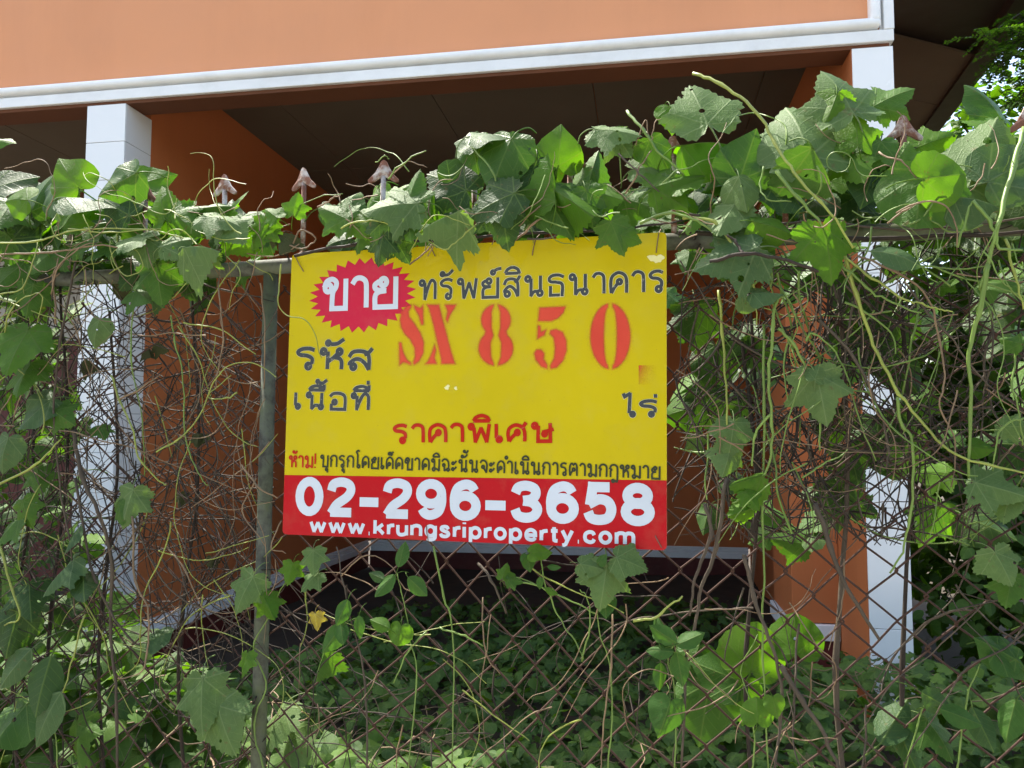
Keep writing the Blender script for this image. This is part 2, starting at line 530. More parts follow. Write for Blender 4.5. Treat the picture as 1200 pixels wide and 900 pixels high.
# left side wall of the porch, its skirting and plinth
WX = -2.485
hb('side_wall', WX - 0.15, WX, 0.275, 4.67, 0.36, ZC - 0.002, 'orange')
for k, (dx, z0, z1) in enumerate(((0.030, 0.25, 0.315), (0.020, 0.315, 0.345), (0.010, 0.345, 0.375))):
    hb('skirting', WX - 0.14, WX + dx, 0.20 + k * 0.004, 4.65, z0 + 0.001, z1, 'white', bev=0.004)
hb('plinth', WX - 0.16, WX + 0.012, 0.26, 4.65, -0.1, 0.25, 'maroon')
# back wall
hb('back_wall', WX - 0.1, 1.96, 4.66, 4.8, 0.36, ZC - 0.002, 'orange')
for k, (dx, z0, z1) in enumerate(((0.030, 0.25, 0.315), (0.020, 0.315, 0.345), (0.010, 0.345, 0.375))):
    hb('skirting', WX + 0.04, 1.85, 4.66 - dx, 4.7, z0 + 0.001, z1, 'white', bev=0.004)
hb('plinth', WX + 0.03, 1.85, 4.648, 4.75, -0.1, 0.25, 'maroon')
# right side wall and inner pier
hb('side_wall', 1.872, 2.03, 0.222, 4.67, -0.1, ZC - 0.002, 'orange')
hb('pier', 1.60, 1.87, 0.62, 1.30, 0.46, 3.3, 'orange', bev=0.004)
hb('skirting', 1.575, 1.868, 0.595, 1.325, 0.36, 0.455, 'white', bev=0.006)
hb('plinth', 1.59, 1.867, 0.61, 1.31, -0.1, 0.359, 'maroon')
# the wing to the left of the pillar
hb('wing_band', -7.0, WX - 0.16, 2.7, 2.85, 3.80, ZC - 0.002, 'brown')
hb('wing_wall', -7.0, WX - 0.16, 2.78, 2.95, 2.55, 3.799, 'greywall')
hb('wing_wall', -7.0, WX - 0.16, 2.75, 2.95, -0.1, 2.549, 'maroon')
# pillars: a core with grout and tiles on it
def pillar(x0, x1, y0, y1, z0, z1, th, faces, sill):
    core = hb('pillar', x0 + 0.006, x1 - 0.006, y0 + 0.006, y1 - 0.006, z0, z1, 'grout')
    z = z1
    while z > z0 + 0.02:
        zb = max(z0, z - th)
        g = 0.0016
        for f in faces:
            if f == 'front': a = (x0, x1, y0, y0 + 0.008)
            elif f == 'right': a = (x1 - 0.008, x1, y0 + 0.010, y1)
            else: a = (x0, x0 + 0.008, y0 + 0.010, y1)
            o = MB().fbox(HS, a[0], a[1], a[2], a[3], zb + g, z - g).build('tile', M['tile'], None)
            o.parent = core
            bevel(o, 0.0015, 1)
        z = zb
    return core
pillar(-2.745, WX + 0.01, 0.0, 0.272, 0.0, ZB - 0.0305, 0.245, ('front', 'right'), 0)
pillar(1.875, 2.085, 0.0, 0.215, 0.0, ZB - 0.0305, 0.62, ('front',), 0)
hb('pillar_side', 1.872, 1.880, 0.012, 0.221, 0.0, ZB - 0.031, 'orange')
# eave on the right: soffit boards and a dark edge board
def eave():
    zz = 4.20
    ed = lambda y: 3.093 + (y - 4.935) * (3.491 - 3.093) / (6.617 - 4.935)       # outer edge of the soffit
    inn = lambda y: HS.w(2.2, y - 4.5 + 0.3, 0)[0] - 0.25
    ys_ = [2.4, 3.3, 4.2, 5.02, 5.85, 6.7, 7.6, 8.6]
    for i in range(len(ys_) - 1):
        a, b = ys_[i] + 0.006, ys_[i + 1] - 0.006
        sk = 0.30
        Vv = []
        for z in (zz, zz + 0.015):
            Vv += [(inn(a), a - 0.15, z), (ed(a + sk), a + sk, z), (ed(b + sk), b + sk, z), (inn(b), b - 0.15, z)]
        if a < 4.3: continue
        mesh_obj('soffit_board', Vv, [(3, 2, 1, 0), (4, 5, 6, 7), (0, 1, 5, 4), (1, 2, 6, 5), (2, 3, 7, 6), (3, 0, 4, 7)], M['soffit'], house)
    m1 = MB()
    p0 = np.array([ed(4.25), 4.25, zz - 0.005]); p1 = np.array([ed(9.0), 9.0, zz - 0.005])
    d = (p1 - p0) / np.linalg.norm(p1 - p0)
    side = np.cross(d, UP)
    m1.quad_box((p0 + p1) / 2 + side * 0.075 + UP * 0.04, (p1 - p0) / 2, side * 0.075, UP * 0.06)
    m1.build('eave_board', M['darkwood'], house)
    m2 = MB()
    m2.quad_box((p0 + p1) / 2 + side * -0.5 + UP * 0.07, (p1 - p0) / 2, side * 0.62, UP * 0.02)
    m2.build('eave_roof', M['darkwood'], house)
eave()

# ------------------------------------------------------------------ chain-link fence
fence = thing('chain_link_fence', FN.w(0, 0, 0), 'rusty chain-link fence with pipe rail and small spear points, overgrown by vines', 'fence')
RAIL_Z = 1.852
MESH_Y = 0.022                       # the mesh hangs behind rail and post centre
nz = random.Random(11)
def rail_pts():
    return [FN.w(x, 0.004 * math.sin(x * 3), RAIL_Z + 0.004 * math.sin(x * 4 + 1)) for x in np.linspace(-1.75, 1.35, 30)]
MB().tube(rail_pts(), 0.0135, 12).build('top_rail', M['pipe'], fence, smooth=True)
for px in (-0.432, -1.72, 1.3):
    dx = -0.010 if px == -0.432 else 0
    MB().tube([FN.w(px + dx * 1.0, 0, -0.05), FN.w(px + dx * 0.6, 0, 0.6), FN.w(px + dx * 0.3, 0, 1.3), FN.w(px, 0, RAIL_Z - 0.004)], 0.0128, 12).build('post', M['pipe'], fence, smooth=True)
# woven wires: each wire is one zigzag that hooks into its neighbours
W2 = 0.0385; HH = 0.0375
def sag(x, z):
    return (0.010 * math.sin(x * 5.3 + z * 2.1) + 0.006 * math.sin(x * 11 + z * 7 + 1), 0.012 * math.sin(x * 3.1 + z * 4.3 + 0.5) - 0.006, 0.010 * math.sin(x * 4.4 - z * 3 + 2))
i = 0
x = -1.70
while x < 1.27:
    pts = []
    k = 0
    z = 0.72
    while z < RAIL_Z - 0.012:
        side = (k + i) % 2
        xx = x + W2 * side
        dx, dy, dz = sag(xx, z)
        dx += nz.uniform(-0.0018, 0.0018); dz += nz.uniform(-0.002, 0.002)
        s = 1 if side else -1
        yy = MESH_Y + dy
        for ddx, ddy, ddz in ((-0.0022 * s, 0.0020, -0.0042), (0.0012 * s, 0.0016, -0.0010), (0.0012 * s, -0.0016, 0.0010), (-0.0022 * s, -0.0020, 0.0042)):
            pts.append(FN.w(xx + dx + ddx, yy + ddy, z + dz + ddz))
        z += HH; k += 1
    MB().tube(pts, 0.0016, 6, cap=False).build('wire', M['rust'], fence, smooth=True)
    x += W2; i += 1
# spear points: a flat pressed plate with two drooping barbs on a rod
half = [(0.0, 0.0), (0.0045, -0.003), (0.0085, -0.012), (0.0145, -0.0225), (0.0235, -0.0315), (0.0262, -0.0345), (0.0255, -0.0385), (0.0215, -0.0395), (0.0145, -0.0362), (0.0080, -0.0318), (0.0, -0.0290)]
for sx_ in (-1.66, -1.50, -1.34, -1.18, -1.015, -0.853, -0.691, -0.528, -0.373, -0.223, -0.065, 0.096, 0.257, 0.42, 0.587, 0.75, 0.91, 1.07, 1.23):
    tip = 2.022 + nz.uniform(-0.004, 0.004)
    lean = nz.uniform(-0.04, 0.04)
    an = nz.uniform(-0.25, 0.25)
    if sx_ > 0.5: an = 0.05; lean = 0.0; tip += 0.004
    ol = [(a, b) for a, b in half] + [(-a, b) for a, b in half[-2:0:-1]]
    Vv = []; n = len(ol)
    for yy in (-0.0022, 0.0022):
        for a, b in ol:
            cup = -0.010 * (abs(a) / 0.026) ** 2
            Vv.append(FN.w(sx_ + a * math.cos(an) + lean * b, yy + a * math.sin(an) - cup * 0.0 + 0.0, tip + b))
    c0 = len(Vv); Vv.append(FN.w(sx_ - lean * 0.016, -0.0052, tip - 0.018)); Vv.append(FN.w(sx_ - lean * 0.016, 0.0052, tip - 0.018))
    Fv = []
    for k in range(n):
        k2 = (k + 1) % n
        Fv.append((k, k2, c0)); Fv.append((n + k2, n + k, c0 + 1)); Fv.append((k2, k, n + k, n + k2))
    sp = mesh_obj('spear_point', Vv, Fv, M['spear'], fence)
    m1 = MB().tube([FN.w(sx_ - lean * 0.03, 0.0, tip - 0.028), FN.w(sx_ - lean * 0.08, 0.0, tip - 0.09), FN.w(sx_, 0, RAIL_Z + 0.006)], 0.0044, 8)
    o = m1.build('rod', M['spear'], None, smooth=True); o.parent = sp

# ------------------------------------------------------------------ sign
SY = -0.030                                  # front face of the board in the fence frame
def sg(px, py):                              # photo pixel -> point on the board
    return np.array(FN.hit(px, py, SY))
c_tl, c_tr, c_br, c_bl = sg(342, 298), sg(781, 272), sg(781.5, 645), sg(331, 626)
sign = thing('property_sign', FN.w(-0.08, SY, 1.38), 'yellow and red Thai property sale sign with sprayed stencil code, tied to the fence', 'sign')
def on_board(p, off):
    return FN.w(p[0], SY - off, p[1])
def rounded_quad(cs, r, seg=5):
    out = []
    n = len(cs)
    for i in range(n):
        p = cs[i]; a = cs[i - 1] - p; b = cs[(i + 1) % n] - p
        a /= np.linalg.norm(a); b /= np.linalg.norm(b)
        for k in range(seg + 1):
            t = k / seg
            out.append((p + a * r) * (1 - t) ** 2 + 2 * t * (1 - t) * p + (p + b * r) * t * t)
    return out
def slab(name, ol, off0, off1, mat, parent, mat_edge=None):
    n = len(ol)
    Vv = [on_board(p, off1) for p in ol] + [on_board(p, off0) for p in ol]
    Fv = [tuple(range(n))[::-1], tuple(range(n, 2 * n))] + [(k, (k + 1) % n, n + (k + 1) % n, n + k) for k in range(n)]
    o = mesh_obj(name, Vv, Fv, M[mat], parent)
    if mat_edge:
        o.data.materials.append(M[mat_edge])
        o.data.polygons.foreach_set('material_index', [0, 1] + [1] * n)
    return o
ol = rounded_quad([c_tl, c_tr, c_br, c_bl], 0.008)
board = slab('board', ol, -0.0035, 0.0, 'p_yellow', sign, 'p_edge')
cut_l = sg(333.5, 556.6); cut_r = sg(781.3, 563.0)
lower = [cut_l + (0.0, 0)] + [cut_r] + [p for p in rounded_quad([c_bl, cut_l, cut_r, c_br], 0.008)[18:]] + [p for p in rounded_quad([c_bl, cut_l, cut_r, c_br], 0.008)[:6]]
slab('red_band', lower, 0.0, 0.0003, 'p_red', sign)
cen = sg(424.0, 345.8)
rx = (sg(487, 346)[0] - sg(361.5, 346)[0]) / 2
rz = (sg(424, 302)[1] - sg(424, 389.7)[1]) / 2
st = []
NB = 28
for k in range(NB * 2):
    an = math.pi * k / NB + 0.05
    f = 1.0 if k % 2 == 0 else 0.835
    st.append(cen + np.array([math.cos(an) * rx * f, math.sin(an) * rz * f + 0.03 * rx * math.cos(an) * f]))
slab('starburst', st[::-1], 0.0, 0.0003, 'p_pink', sign)

# --- stroke lettering. A glyph is (width, strokes); a stroke is a list of points, (x, y, 1) marks a corner,
# ('o', cx, cy, rx, ry) is a ring. Height 1 is the height of a plain letter.
L = 0.125
def O(x, y, r=L, r2=None): return ('o', x, y, r, r2 or r)
HEAD = O(0.12, 0.86)
TH = {
 'ก': (0.62, [[(0.08, 0), (0.08, 0.52, 1), (0.19, 0.60, 1), (0.02, 0.70, 1), (0.12, 0.92), (0.34, 1.0), (0.55, 0.92), (0.62, 0.70), (0.62, 0)]]),
 'ข': (0.66, [O(0.13, 0.70), [(0.01, 0.72), (0.08, 0.92), (0.24, 1.0), (0.37, 0.90), (0.36, 0.72), (0.27, 0.52), (0.25, 0.0, 1), (0.66, 0.0, 1), (0.66, 1.0)]]),
 'ค': (0.64, [[(0.06, 0), (0.04, 0.5), (0.10, 0.82), (0.33, 1.0), (0.57, 0.86), (0.64, 0.55), (0.64, 0)], O(0.37, 0.55, 0.11), [(0.30, 0.46), (0.17, 0.25), (0.07, 0.0)]]),
 'ต': (0.64, [[(0.06, 0), (0.02, 0.5), (0.07, 0.85), (0.2, 1.0), (0.34, 0.88, 1), (0.48, 1.0), (0.60, 0.85), (0.64, 0.55), (0.64, 0)], O(0.36, 0.5, 0.11), [(0.29, 0.41), (0.17, 0.25), (0.07, 0.0)]]),
 'ด': (0.64, [[(0.08, 0), (0.03, 0.5), (0.10, 0.82), (0.33, 1.0), (0.57, 0.86), (0.64, 0.55), (0.64, 0)], O(0.30, 0.42, 0.11), [(0.22, 0.34), (0.14, 0.18), (0.08, 0.0)]]),
 'จ': (0.60, [[(0.0, 0.78), (0.12, 0.96), (0.32, 1.0), (0.52, 0.86), (0.60, 0.55), (0.56, 0.0, 1), (0.32, 0.36)], O(0.25, 0.46, 0.11)]),
 'ฉ': (0.66, [[(0.0, 0.78), (0.12, 0.96), (0.32, 1.0), (0.54, 0.86), (0.62, 0.55), (0.62, 0.25)], O(0.58, 0.13, 0.11), O(0.18, 0.50, 0.10), [(0.22, 0.40), (0.24, 0.02, 1), (0.46, 0.16)]]),
 'ท': (0.68, [HEAD, [(0.245, 0.86), (0.245, 0.0, 1), (0.30, 0.30), (0.42, 0.78), (0.54, 0.99), (0.66, 0.86), (0.68, 0.6), (0.68, 0)]]),
 'ธ': (0.62, [[(0.62, 0.90), (0.42, 1.0), (0.18, 0.98), (0.05, 0.84), (0.10, 0.68), (0.34, 0.64), (0.56, 0.52), (0.56, 0.0, 1), (0.10, 0.0, 1), (0.10, 0.46)]]),
 'น': (0.70, [HEAD, [(0.245, 0.86), (0.245, 0.0, 1), (0.36, 0.20), (0.50, 0.22)], O(0.60, 0.13), [(0.62, 1.0), (0.62, 0.25)]]),
 'บ': (0.68, [HEAD, [(0.245, 0.86), (0.245, 0.0, 1), (0.68, 0.0, 1), (0.68, 1.0)]]),
 'พ': (0.78, [HEAD, [(0.22, 0.80), (0.27, 0.0, 1), (0.48, 0.78, 1), (0.68, 0.0, 1), (0.78, 1.0)]]),
 'ม': (0.68, [HEAD, [(0.245, 0.86), (0.245, 0.24)], O(0.20, 0.12), [(0.30, 0.14), (0.48, 0.14), (0.68, 0.0, 1), (0.68, 1.0)]]),
 'ย': (0.66, [O(0.30, 0.83, 0.12), [(0.18, 0.86), (0.05, 0.74), (0.10, 0.58), (0.36, 0.54, 1), (0.16, 0.50), (0.06, 0.36), (0.06, 0.0, 1), (0.66, 0.0, 1), (0.66, 1.0)]]),
 'ร': (0.50, [[(0.50, 0.92), (0.34, 1.0), (0.14, 0.96), (0.03, 0.82), (0.10, 0.68), (0.30, 0.64), (0.44, 0.50), (0.44, 0.24)], O(0.34, 0.13)]),
 'ส': (0.66, [O(0.17, 0.14), [(0.06, 0.20), (0.08, 0.34), (0.26, 0.52), (0.46, 0.36), (0.60, 0.0)], [(0.04, 0.60), (0.14, 0.84), (0.34, 0.90), (0.54, 0.80), (0.60, 0.5), (0.60, 0)], [(0.46, 0.72), (0.58, 0.84), (0.68, 1.04)]]),
 'ศ': (0.66, [[(0.06, 0), (0.03, 0.45), (0.10, 0.76), (0.32, 0.92), (0.54, 0.78), (0.62, 0.5), (0.62, 0)], O(0.36, 0.5, 0.11), [(0.29, 0.41), (0.16, 0.22), (0.07, 0.0)], [(0.50, 0.78), (0.60, 0.88), (0.68, 1.06)]]),
 'ษ': (0.74, [HEAD, [(0.245, 0.86), (0.225, 0.0, 1), (0.66, 0.0, 1), (0.66, 1.0)], O(0.46, 0.40, 0.10), [(0.38, 0.50), (0.56, 0.56), (0.78, 0.66)]]),
 'ห': (0.66, [HEAD, [(0.245, 0.86), (0.245, 0.0)], [(0.25, 0.36), (0.40, 0.56), (0.50, 0.74)], O(0.57, 0.86), [(0.42, 0.58), (0.58, 0.52), (0.64, 0.34), (0.64, 0.0)]]),
 'อ': (0.62, [[(0.04, 0.78), (0.14, 0.95), (0.34, 1.0), (0.55, 0.90), (0.62, 0.62), (0.62, 0.0, 1), (0.10, 0.0, 1), (0.10, 0.34)], O(0.22, 0.44)]),
 'ฎ': (0.64, [[(0.08, 0), (0.08, 0.52, 1), (0.19, 0.60, 1), (0.02, 0.70, 1), (0.12, 0.92), (0.34, 1.0), (0.55, 0.92), (0.64, 0.70), (0.64, -0.25), (0.54, -0.34), (0.42, -0.26)], O(0.30, -0.30, 0.10)]),
 'า': (0.42, [[(0.0, 0.80), (0.10, 0.97), (0.25, 1.0), (0.39, 0.88), (0.42, 0.6), (0.42, 0)]]),
 'ำ': (0.42, [O(-0.10, 1.30, 0.10), [(0.0, 0.80), (0.10, 0.97), (0.25, 1.0), (0.39, 0.88), (0.42, 0.6), (0.42, 0)]]),
 'เ': (0.24, [[(0.05, 1.0), (0.05, 0.2)], O(0.15, 0.13)]),
 'ไ': (0.36, [[(0.0, 1.50), (0.04, 1.28, 1), (0.20, 1.50, 1), (0.19, 1.0), (0.17, 0.2)], O(0.27, 0.13)]),
 'โ': (0.34, [[(0.34, 1.42), (0.18, 1.50), (0.03, 1.38), (0.12, 1.22), (0.16, 1.0), (0.16, 0.2)], O(0.26, 0.13)]),
 'ะ': (0.40, [O(0.10, 0.68, 0.10), [(0.20, 0.70), (0.30, 0.74), (0.40, 0.90)], O(0.10, 0.18, 0.10), [(0.20, 0.20), (0.30, 0.24), (0.40, 0.40)]]),
 '!': (0.10, [[(0.05, 1.25), (0.05, 0.32)], [(0.05, 0.10), (0.05, -0.02)]]),
 ' ': (0.12, []),
}
AB = {   # marks above and below, relative to the right edge of the letter before; 2nd entry: they stand on a vowel already
 'ั': [O(-0.42, 1.28, 0.09), [(-0.34, 1.22), (-0.16, 1.26), (0.02, 1.48)]],
 'ิ': [[(-0.58, 1.18, 1), (-0.48, 1.38), (-0.28, 1.48), (-0.08, 1.38), (0.0, 1.18, 1), (-0.58, 1.18)]],
 'ี': [[(-0.58, 1.18, 1), (-0.48, 1.36), (-0.28, 1.44), (-0.08, 1.36), (0.0, 1.18, 1), (-0.58, 1.18)], [(0.0, 1.18), (0.0, 1.52)]],
 'ื': [[(-0.58, 1.18, 1), (-0.48, 1.36), (-0.28, 1.44), (-0.08, 1.36), (0.0, 1.18, 1), (-0.58, 1.18)], [(0.0, 1.18), (0.0, 1.52)], [(-0.16, 1.18), (-0.16, 1.50)]],
 '่': [[(-0.04, 1.20), (-0.04, 1.44)]],
 '้': [O(-0.26, 1.36, 0.07), [(-0.20, 1.28), (-0.06, 1.26), (0.10, 1.46)]],
 '์': [O(-0.20, 1.26, 0.09), [(-0.14, 1.34), (-0.02, 1.42), (0.14, 1.46)]],
 '็': [O(-0.16, 1.26, 0.06), [(-0.42, 1.18), (-0.44, 1.36), (-0.28, 1.42), (-0.10, 1.38), (0.04, 1.50)], [(-0.42, 1.18), (-0.30, 1.26), (-0.20, 1.22)]],
 'ุ': [O(-0.10, -0.24, 0.09), [(0.0, -0.20), (0.0, -0.52)]],
}
def E_(x, y, rx_, ry_): return ('o', x, y, rx_, ry_)
LA = {
 '0': (0.54, [E_(0.27, 0.5, 0.27, 0.5)]),
 '2': (0.54, [[(0.0, 0.70), (0.06, 0.92), (0.27, 1.0), (0.48, 0.92), (0.53, 0.72), (0.42, 0.50), (0.16, 0.26), (0.02, 0.0, 1), (0.55, 0.0)]]),
 '3': (0.54, [[(0.01, 0.76), (0.08, 0.94), (0.27, 1.0), (0.46, 0.92), (0.50, 0.74), (0.40, 0.58), (0.20, 0.53)], [(0.20, 0.53), (0.42, 0.48), (0.54, 0.28), (0.46, 0.07), (0.26, 0.0), (0.07, 0.07), (0.0, 0.26)]]),
 '5': (0.54, [[(0.50, 1.0), (0.11, 1.0, 1), (0.05, 0.50, 1), (0.26, 0.63), (0.46, 0.56), (0.54, 0.32), (0.46, 0.07), (0.25, 0.0), (0.07, 0.06), (0.0, 0.24)]]),
 '6': (0.54, [E_(0.27, 0.32, 0.27, 0.32), [(0.50, 0.80), (0.42, 0.95), (0.27, 1.0), (0.08, 0.88), (0.0, 0.60), (0.0, 0.34)]]),
 '9': (0.54, [E_(0.27, 0.68, 0.27, 0.32), [(0.04, 0.20), (0.12, 0.05), (0.27, 0.0), (0.46, 0.12), (0.54, 0.40), (0.54, 0.66)]]),
 '8': (0.54, [E_(0.27, 0.76, 0.23, 0.24), E_(0.27, 0.27, 0.27, 0.27)]),
 '-': (0.30, [[(-0.10, 0.36), (0.40, 0.36)]]),
 'w': (0.92, [[(0.0, 1.0, 1), (0.22, 0.0, 1), (0.46, 0.92, 1), (0.70, 0.0, 1), (0.92, 1.0)]]),
 '.': (0.06, [[(0.0, 0.0), (0.06, 0.0)]]),
 'k': (0.52, [[(0, 0), (0, 1.42)], [(0.50, 1.0), (0.04, 0.42)], [(0.20, 0.58), (0.54, 0.0)]]),
 'r': (0.25, [[(0, 0), (0, 1.0)], [(0.0, 0.55), (0.10, 0.88), (0.36, 0.96)]]),
 'u': (0.54, [[(0, 1.0), (0, 0.35), (0.06, 0.08), (0.24, 0.0), (0.46, 0.10), (0.54, 0.35)], [(0.54, 1.0), (0.54, -0.05)]]),
 'n': (0.54, [[(0, 0), (0, 1.05)], [(0.0, 0.65), (0.08, 0.90), (0.28, 1.0), (0.47, 0.92), (0.54, 0.66), (0.54, -0.05)]]),
 'g': (0.56, [E_(0.27, 0.5, 0.27, 0.5), [(0.56, 1.05), (0.56, 0.0), (0.50, -0.28), (0.28, -0.40), (0.06, -0.30)]]),
 's': (0.50, [[(0.46, 0.74), (0.38, 0.95), (0.22, 1.0), (0.06, 0.90), (0.06, 0.70), (0.22, 0.55), (0.42, 0.42), (0.48, 0.22), (0.38, 0.04), (0.22, 0.0), (0.06, 0.07), (0.0, 0.28)]]),
 'i': (0.04, [[(0, -0.05), (0, 1.05)], [(0, 1.34), (0, 1.50)]]),
 'p': (0.56, [[(0, 1.05), (0, -0.48)], E_(0.29, 0.5, 0.27, 0.5)]),
 'o': (0.56, [E_(0.28, 0.5, 0.28, 0.5)]),
 'e': (0.54, [[(0.06, 0.47), (0.53, 0.47, 1), (0.50, 0.80), (0.28, 1.0), (0.07, 0.84), (0.0, 0.5), (0.07, 0.14), (0.28, 0.0), (0.44, 0.06), (0.53, 0.24)]]),
 't': (0.27, [[(0.14, 1.35), (0.14, 0.25), (0.18, 0.03), (0.34, 0.0)], [(-0.04, 0.98), (0.34, 0.98)]]),
 'y': (0.54, [[(0.0, 1.05), (0.28, 0.08)], [(0.56, 1.05), (0.28, 0.05), (0.18, -0.32), (0.0, -0.42)]]),
 'c': (0.52, [[(0.52, 0.70), (0.44, 0.93), (0.27, 1.0), (0.06, 0.84), (0.0, 0.5), (0.06, 0.16), (0.27, 0.0), (0.44, 0.07), (0.52, 0.30)]]),
 'm': (0.92, [[(0, -0.05), (0, 1.05)], [(0.0, 0.65), (0.08, 0.92), (0.24, 1.0), (0.42, 0.92), (0.46, 0.66), (0.46, -0.05)], [(0.46, 0.65), (0.54, 0.92), (0.70, 1.0), (0.86, 0.92), (0.92, 0.66), (0.92, -0.05)]]),
}
def stroke_pts(s):
    """control points -> polyline with smooth runs between corners"""
    out = []; run = []
    for p in s:
        run.append(np.array(p[:2], float))
        if len(p) == 3 and len(run) > 1:
            out += catmull(run, 5)[:-1] if len(run) > 2 else run[:-1]
            run = [run[-1]]
    out += catmull(run, 5) if len(run) > 2 else run
    return out
def ribbon(pts, hw, closed=False):
    n = len(pts); Vv = []; Fv = []
    for i in range(n):
        a = pts[i] - pts[i - 1] if (closed or i > 0) else pts[1] - pts[0]
        b = pts[(i + 1) % n] - pts[i] if (closed or i < n - 1) else a
        a = a / max(np.linalg.norm(a), 1e-9); b = b / max(np.linalg.norm(b), 1e-9)
        na = np.array([-a[1], a[0]]); nb = np.array([-b[1], b[0]])
        m = na + nb
        l = np.linalg.norm(m)
        m = m / l if l > 1e-6 else na
        k = min(1.0 / max(m @ na, 0.3), 1.9)
        Vv += [pts[i] + m * hw * k, pts[i] - m * hw * k]
    for i in range(n if closed else n - 1):
        j = (i + 1) % n
        Fv.append((2 * i, 2 * i + 1, 2 * j + 1, 2 * j))
    return Vv, Fv
def glyph_list(text, table, gap):
    x = 0.0; out = []; lastw = 0; prev_vowel = False
    for ch in text:
        if ch in AB and table is TH:
            st_ = AB[ch]
            dy = 0.0
            if ch in '่้์' and prev_vowel: dy = 0.36
            sh = []
            for s in st_:
                if s[0] == 'o': sh.append(('o', s[1], s[2] + dy, s[3], s[4]))
                else: sh.append([(p[0], p[1] + dy) + tuple(p[2:]) for p in s])
            out.append((ch, lastx, sh))
            prev_vowel = ch in 'ิีืั'
        else:
            w, st_ = table[ch]
            out.append((ch, x, st_))
            lastx = x + w
            x += w + gap
            prev_vowel = False
    return out, x - gap
def text_line(text, table, p0, p1, h_px, w_px, mat, off, name, gap=0.30, halo=None):
    """p0, p1: left and right end of the base line in photo pixels (outer edges)"""
    a = sg(*p0); b = sg(*p1)
    sc = np.linalg.norm(sg(p0[0] + 10, p0[1]) - sg(*p0)) / 10          # metres per pixel on the board
    d = (b - a); Ltot = np.linalg.norm(d); d /= Ltot
    e = np.array([-d[1], d[0]])
    hw = w_px * sc / 2
    gl, tot = glyph_list(text, table, gap)
    kx = (Ltot - 2 * hw) / tot
    ky = h_px * sc - 2 * hw
    lift = 0
    for ch, gx, strokes in gl:
        layers = [(hw, mat, off)]
        if halo: layers = [(hw + halo, 'p_halo', off - 0.00022)] + layers
        for (w_, mt, of) in layers:
            Vv = []; Fv = []
            for si, s in enumerate(strokes):
                if s[0] == 'o':
                    pts = [np.array([s[1] + s[3] * math.cos(t), s[2] + s[4] * math.sin(t)]) for t in np.linspace(0, 2 * math.pi, 22, endpoint=False)]
                    if table is TH:      # keep loops round whatever the letter spacing
                        pts = [np.array([s[1] + (p[0] - s[1]) * ky / kx * 0.92, p[1]]) for p in pts]
                    cl = True
                else:
                    pts = stroke_pts(s); cl = False
                P = [a + d * (hw + (gx + p[0]) * kx) + e * (hw + p[1] * ky) for p in pts]
                pieces = [P]
                if not cl:                       # sharp corners: separate overlapping strips
                    pieces = []; cur = [P[0]]
                    for q in range(1, len(P)):
                        cur.append(P[q])
                        if q < len(P) - 1:
                            u1 = P[q] - P[q - 1]; u2 = P[q + 1] - P[q]
                            u1 = u1 / max(np.linalg.norm(u1), 1e-9); u2 = u2 / max(np.linalg.norm(u2), 1e-9)
                            if u1 @ u2 < 0.55:
                                pieces.append(cur[:-1] + [P[q] + u1 * w_ * (0.95 if u1 @ u2 > -0.3 else 0.35)])
                                cur = [P[q] - u2 * w_ * (0.95 if u1 @ u2 > -0.3 else 0.35)]
                    pieces.append(cur)
                for P in pieces:
                    rv, rf = ribbon(P, w_, cl)
                    n0 = len(Vv)
                    Vv += [on_board(p, of + lift * 0.00003 + q * 0.0000025) for q, p in enumerate(rv)]
                    Fv += [tuple(n0 + q for q in f)[::-1] for f in rf]
                    lift = (lift + 1) % 7
            if Vv:
                mesh_obj(name if mt == mat else 'letter_edge', Vv, Fv, M[mt], sign)
text_line('ขาย', TH, (376.5, 365.3), (466.5, 362.2), 37.5, 5.6, 'p_white', 0.0007, 'letter', gap=0.20)
text_line('ทรัพย์สินธนาคาร', TH, (489.5, 353.2), (779.0, 343.6), 25.0, 3.5, 'p_grey', 0.0007, 'letter', gap=0.22, halo=0.0007)
text_line('รหัส', TH, (345, 434.3), (437, 436.0), 26.0, 4.4, 'p_grey', 0.0007, 'letter', gap=0.14, halo=0.0005)
text_line('เนื้อที่', TH, (342.8, 480.5), (433.5, 482.5), 20.5, 3.6, 'p_grey', 0.0007, 'letter', gap=0.20, halo=0.0005)
text_line('ไร่', TH, (728.5, 489.8), (772.0, 489.8), 22.0, 4.1, 'p_grey', 0.0007, 'letter', gap=0.12, halo=0.0005)
text_line('ราคาพิเศษ', TH, (459.5, 521), (650.0, 519.2), 23.0, 4.0, 'p_redtext', 0.0007, 'letter', gap=0.20)
text_line('ห้าม!', TH, (338.3, 548.6), (371, 549.2), 14.0, 2.0, 'p_redtext', 0.0007, 'letter', gap=0.24)
text_line('บุกรุกโดยเด็ดขาดมิฉะนั้นจะดำเนินการตามกฎหมาย', TH, (375, 547.6), (774.0, 562.4), 14.0, 1.9, 'p_dark', 0.0010, 'letter', gap=0.25)
text_line('02-296-3658', LA, (346.0, 604.2), (767.5, 617.2), 41.5, 9.8, 'p_white', 0.0007, 'digit', gap=0.33)
text_line('www.krungsriproperty.com', LA, (362.5, 624.3), (744.5, 639.6), 13.6, 3.7, 'p_white', 0.0007, 'letter', gap=0.34)

